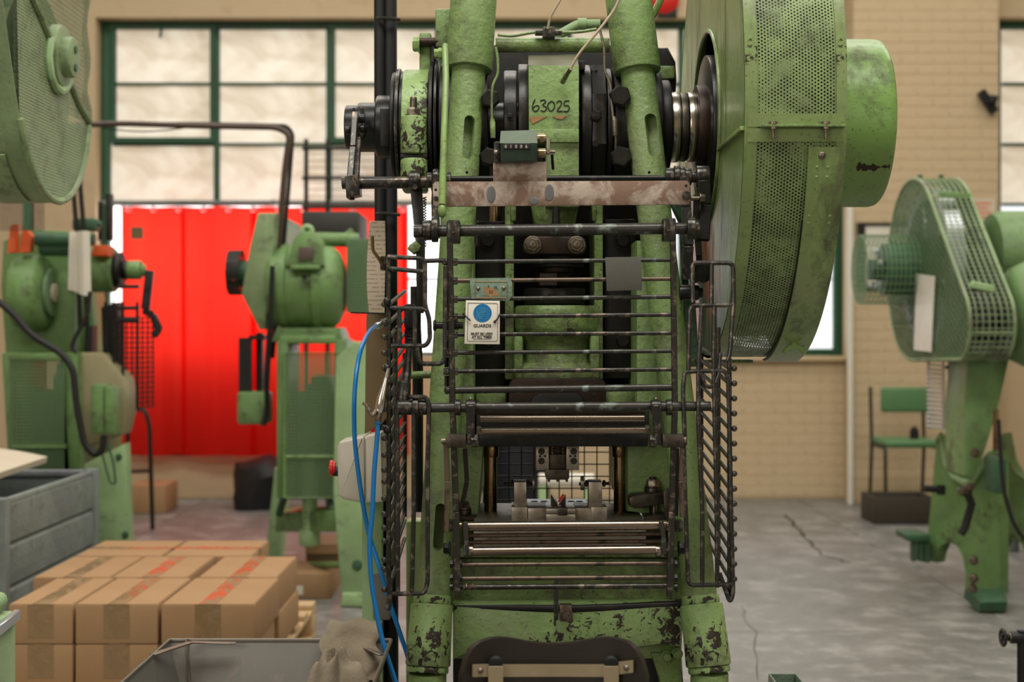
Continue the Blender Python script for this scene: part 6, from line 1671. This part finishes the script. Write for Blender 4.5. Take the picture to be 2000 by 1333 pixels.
tag(obj('instruction_sheet', pcs, M['print']), 'curled printed instruction sheet fixed to the dark conduits', 'paper')
vl = thing('air_valve', 'small yellow-levered air valve on the dark conduit beside the sheet', 'valve', at(748, 520, 3.36))
obj('body', MB().pbox(742, 500, 756, 528, 3.36, .04, .004), M['black_bar'], vl)
obj('lever', MB().tube(rounded([at(727, 462, 3.34), at(728, 490, 3.34), at(738, 502, 3.34), at(745, 515, 3.35)], .01), .004, 8), plain('ochre_lever', (.17, .115, .02), .5), vl)
obj('tie_wire', MB().tube([at(685, 611, 3.38), at(720, 612, 3.38), at(758, 613, 3.38)], .002, 6), M['black'], vl)
bx = thing('control_box', 'cream plastic control box with a red stop knob beside the conduits', 'control box', at(700, 980, 3.3))
obj('body', MB().pprism([(706, 858), (716, 853), (744, 846), (748, 982), (712, 984), (706, 975)], 3.31, .13, .006), M['cream'], bx)
obj('lid', MB().pprism([(658, 872), (663, 864), (690, 858), (709, 854), (712, 858), (713, 978), (708, 984), (670, 976), (660, 968)], 3.30, .14, .008), M['cream'], bx)
obj('stop_knob', MB().cyl(at(644, 915, 3.36), at(652, 915, 3.36), px(16, 3.36), None, 10, .003).cyl(at(648, 915, 3.36), at(655, 915, 3.36), px(13, 3.36), None, 20), M['red'], bx)
obj('knob_collar', MB().cyl(at(652, 921, 3.36), at(662, 921, 3.36), px(10, 3.36), None, 16), M['rubber'], bx)
obj('stand', MB().bx(at(705, 0, 3.42).x, at(745, 0, 3.42).x, 3.442, 3.47, 0, .80, .004), M['green_pale'], bx)
def spl(pts, n=6):
    out = []
    for i in range(len(pts)-1):
        p0 = pts[max(0, i-1)]; p1, p2 = pts[i], pts[i+1]; p3 = pts[min(len(pts)-1, i+2)]
        for k in range(n):
            t = k/n; out.append(.5*((2*p1)+(p2-p0)*t+(2*p0-5*p1+4*p2-p3)*t*t+(3*p1-p0-3*p2+p3)*t**3))
    return out+[pts[-1]]
ah = thing('air_hose', 'bright blue air hose looping from the conduit down past the cream box', 'hose', at(745, 1200, 3.0))
h1 = [(738, 636, 3.25), (722, 648, 3.15), (703, 690, 3.05), (693, 760, 3.0), (692, 840, 3.0), (697, 900, 3.0), (708, 980, 3.0), (722, 1050, 3.0), (740, 1105, 2.98), (757, 1165, 2.98), (782, 1240, 2.98), (800, 1300, 2.98), (812, 1400, 2.98)]
obj('tube', MB().tube(spl([at(*p) for p in h1]), px(4.6, 3.0), 10), M['blue_hose'], ah)
obj('ferrule', MB().cyl(at(735, 638, 3.24), at(748, 632, 3.27), .008, None, 14, .001), M['chrome'], ah)
obj('elbow', MB().cyl(at(746, 633, 3.27), at(756, 628, 3.29), .010, None, 14, .002), M['black_bar'], ah)
bg2 = thing('blow_gun', 'chrome air blow gun hanging on the side guard with its blue hose', 'air gun', at(741, 826, 2.72))
q = 2.72
obj('body', MB().tube([at(754, 738, q), at(750, 756, q), at(745, 778, q), at(742, 796, q), at(740, 806, q)], [px(4, q), px(6, q), px(9.5, q), px(10, q), px(8.5, q)], 16), M['chrome'], bg2)
obj('coupling', MB().cyl(at(740, 806, q), at(738, 824, q), px(6.5, q), None, 16, .001), M['bolt'], bg2)
obj('lever', MB().tube(spl([at(735, 802, q-.01), at(727, 811, q-.014), at(719, 800, q-.014), at(714, 791, q-.014), at(708, 788, q-.014)], 4), [px(4, q)]*9+[px(3, q)]*8, 8), M['bolt'], bg2)
obj('nozzle', MB().tube(rounded([at(754, 740, q), at(757, 728, q+.01), at(759, 718, q+.02)], .01), .004, 8), M['bolt'], bg2)
h2 = [(738, 824, q), (737, 850, q), (731, 920, q), (727, 1000, q), (722, 1060, q), (725, 1130, q), (734, 1190, q), (748, 1255, q), (770, 1325, q), (800, 1420, q)]
obj('hose', MB().tube(spl([at(*p) for p in h2]), px(4.8, q), 10), M['blue_hose'], bg2)
obj('hose_collar', MB().cyl(at(738, 822, q), at(738, 829, q), px(6, q), None, 14, .001), M['sign_blue'], bg2)
wr = MB().cyl((at(1052, 0, 6.5).x, 6.5, at(0, 938, 6.5).z), (at(1160, 0, 6.5).x, 6.5, at(0, 938, 6.5).z), .03, None, 20, .004)
wrt = thing('paper_roll', 'white roll on a low stand seen through the die opening', 'roll', (at(1105, 0, 6.5).x, 6.5, 0))
obj('roll', wr, M['white_card'], wrt)
for u in (1060, 1150): obj('stand', MB().bx(at(u, 0, 6.5).x-.02, at(u, 0, 6.5).x+.02, 6.48, 6.52, 0, at(0, 948, 6.5).z, .004), M['green_pale'], wrt)
nb = MB().lathe([(0, 0), (0, .15), (.04, .16), (.62, .19), (.64, .19), (.64, 0)], (at(1010, 0, 7.6).x, 7.6, 0), (0, 0, 1), 28)
tag(obj('dark_drum', nb, plain('navy_drum', (.010, .011, .016), .4)), 'dark navy drum on the floor behind the press, seen through the die opening', 'drum')
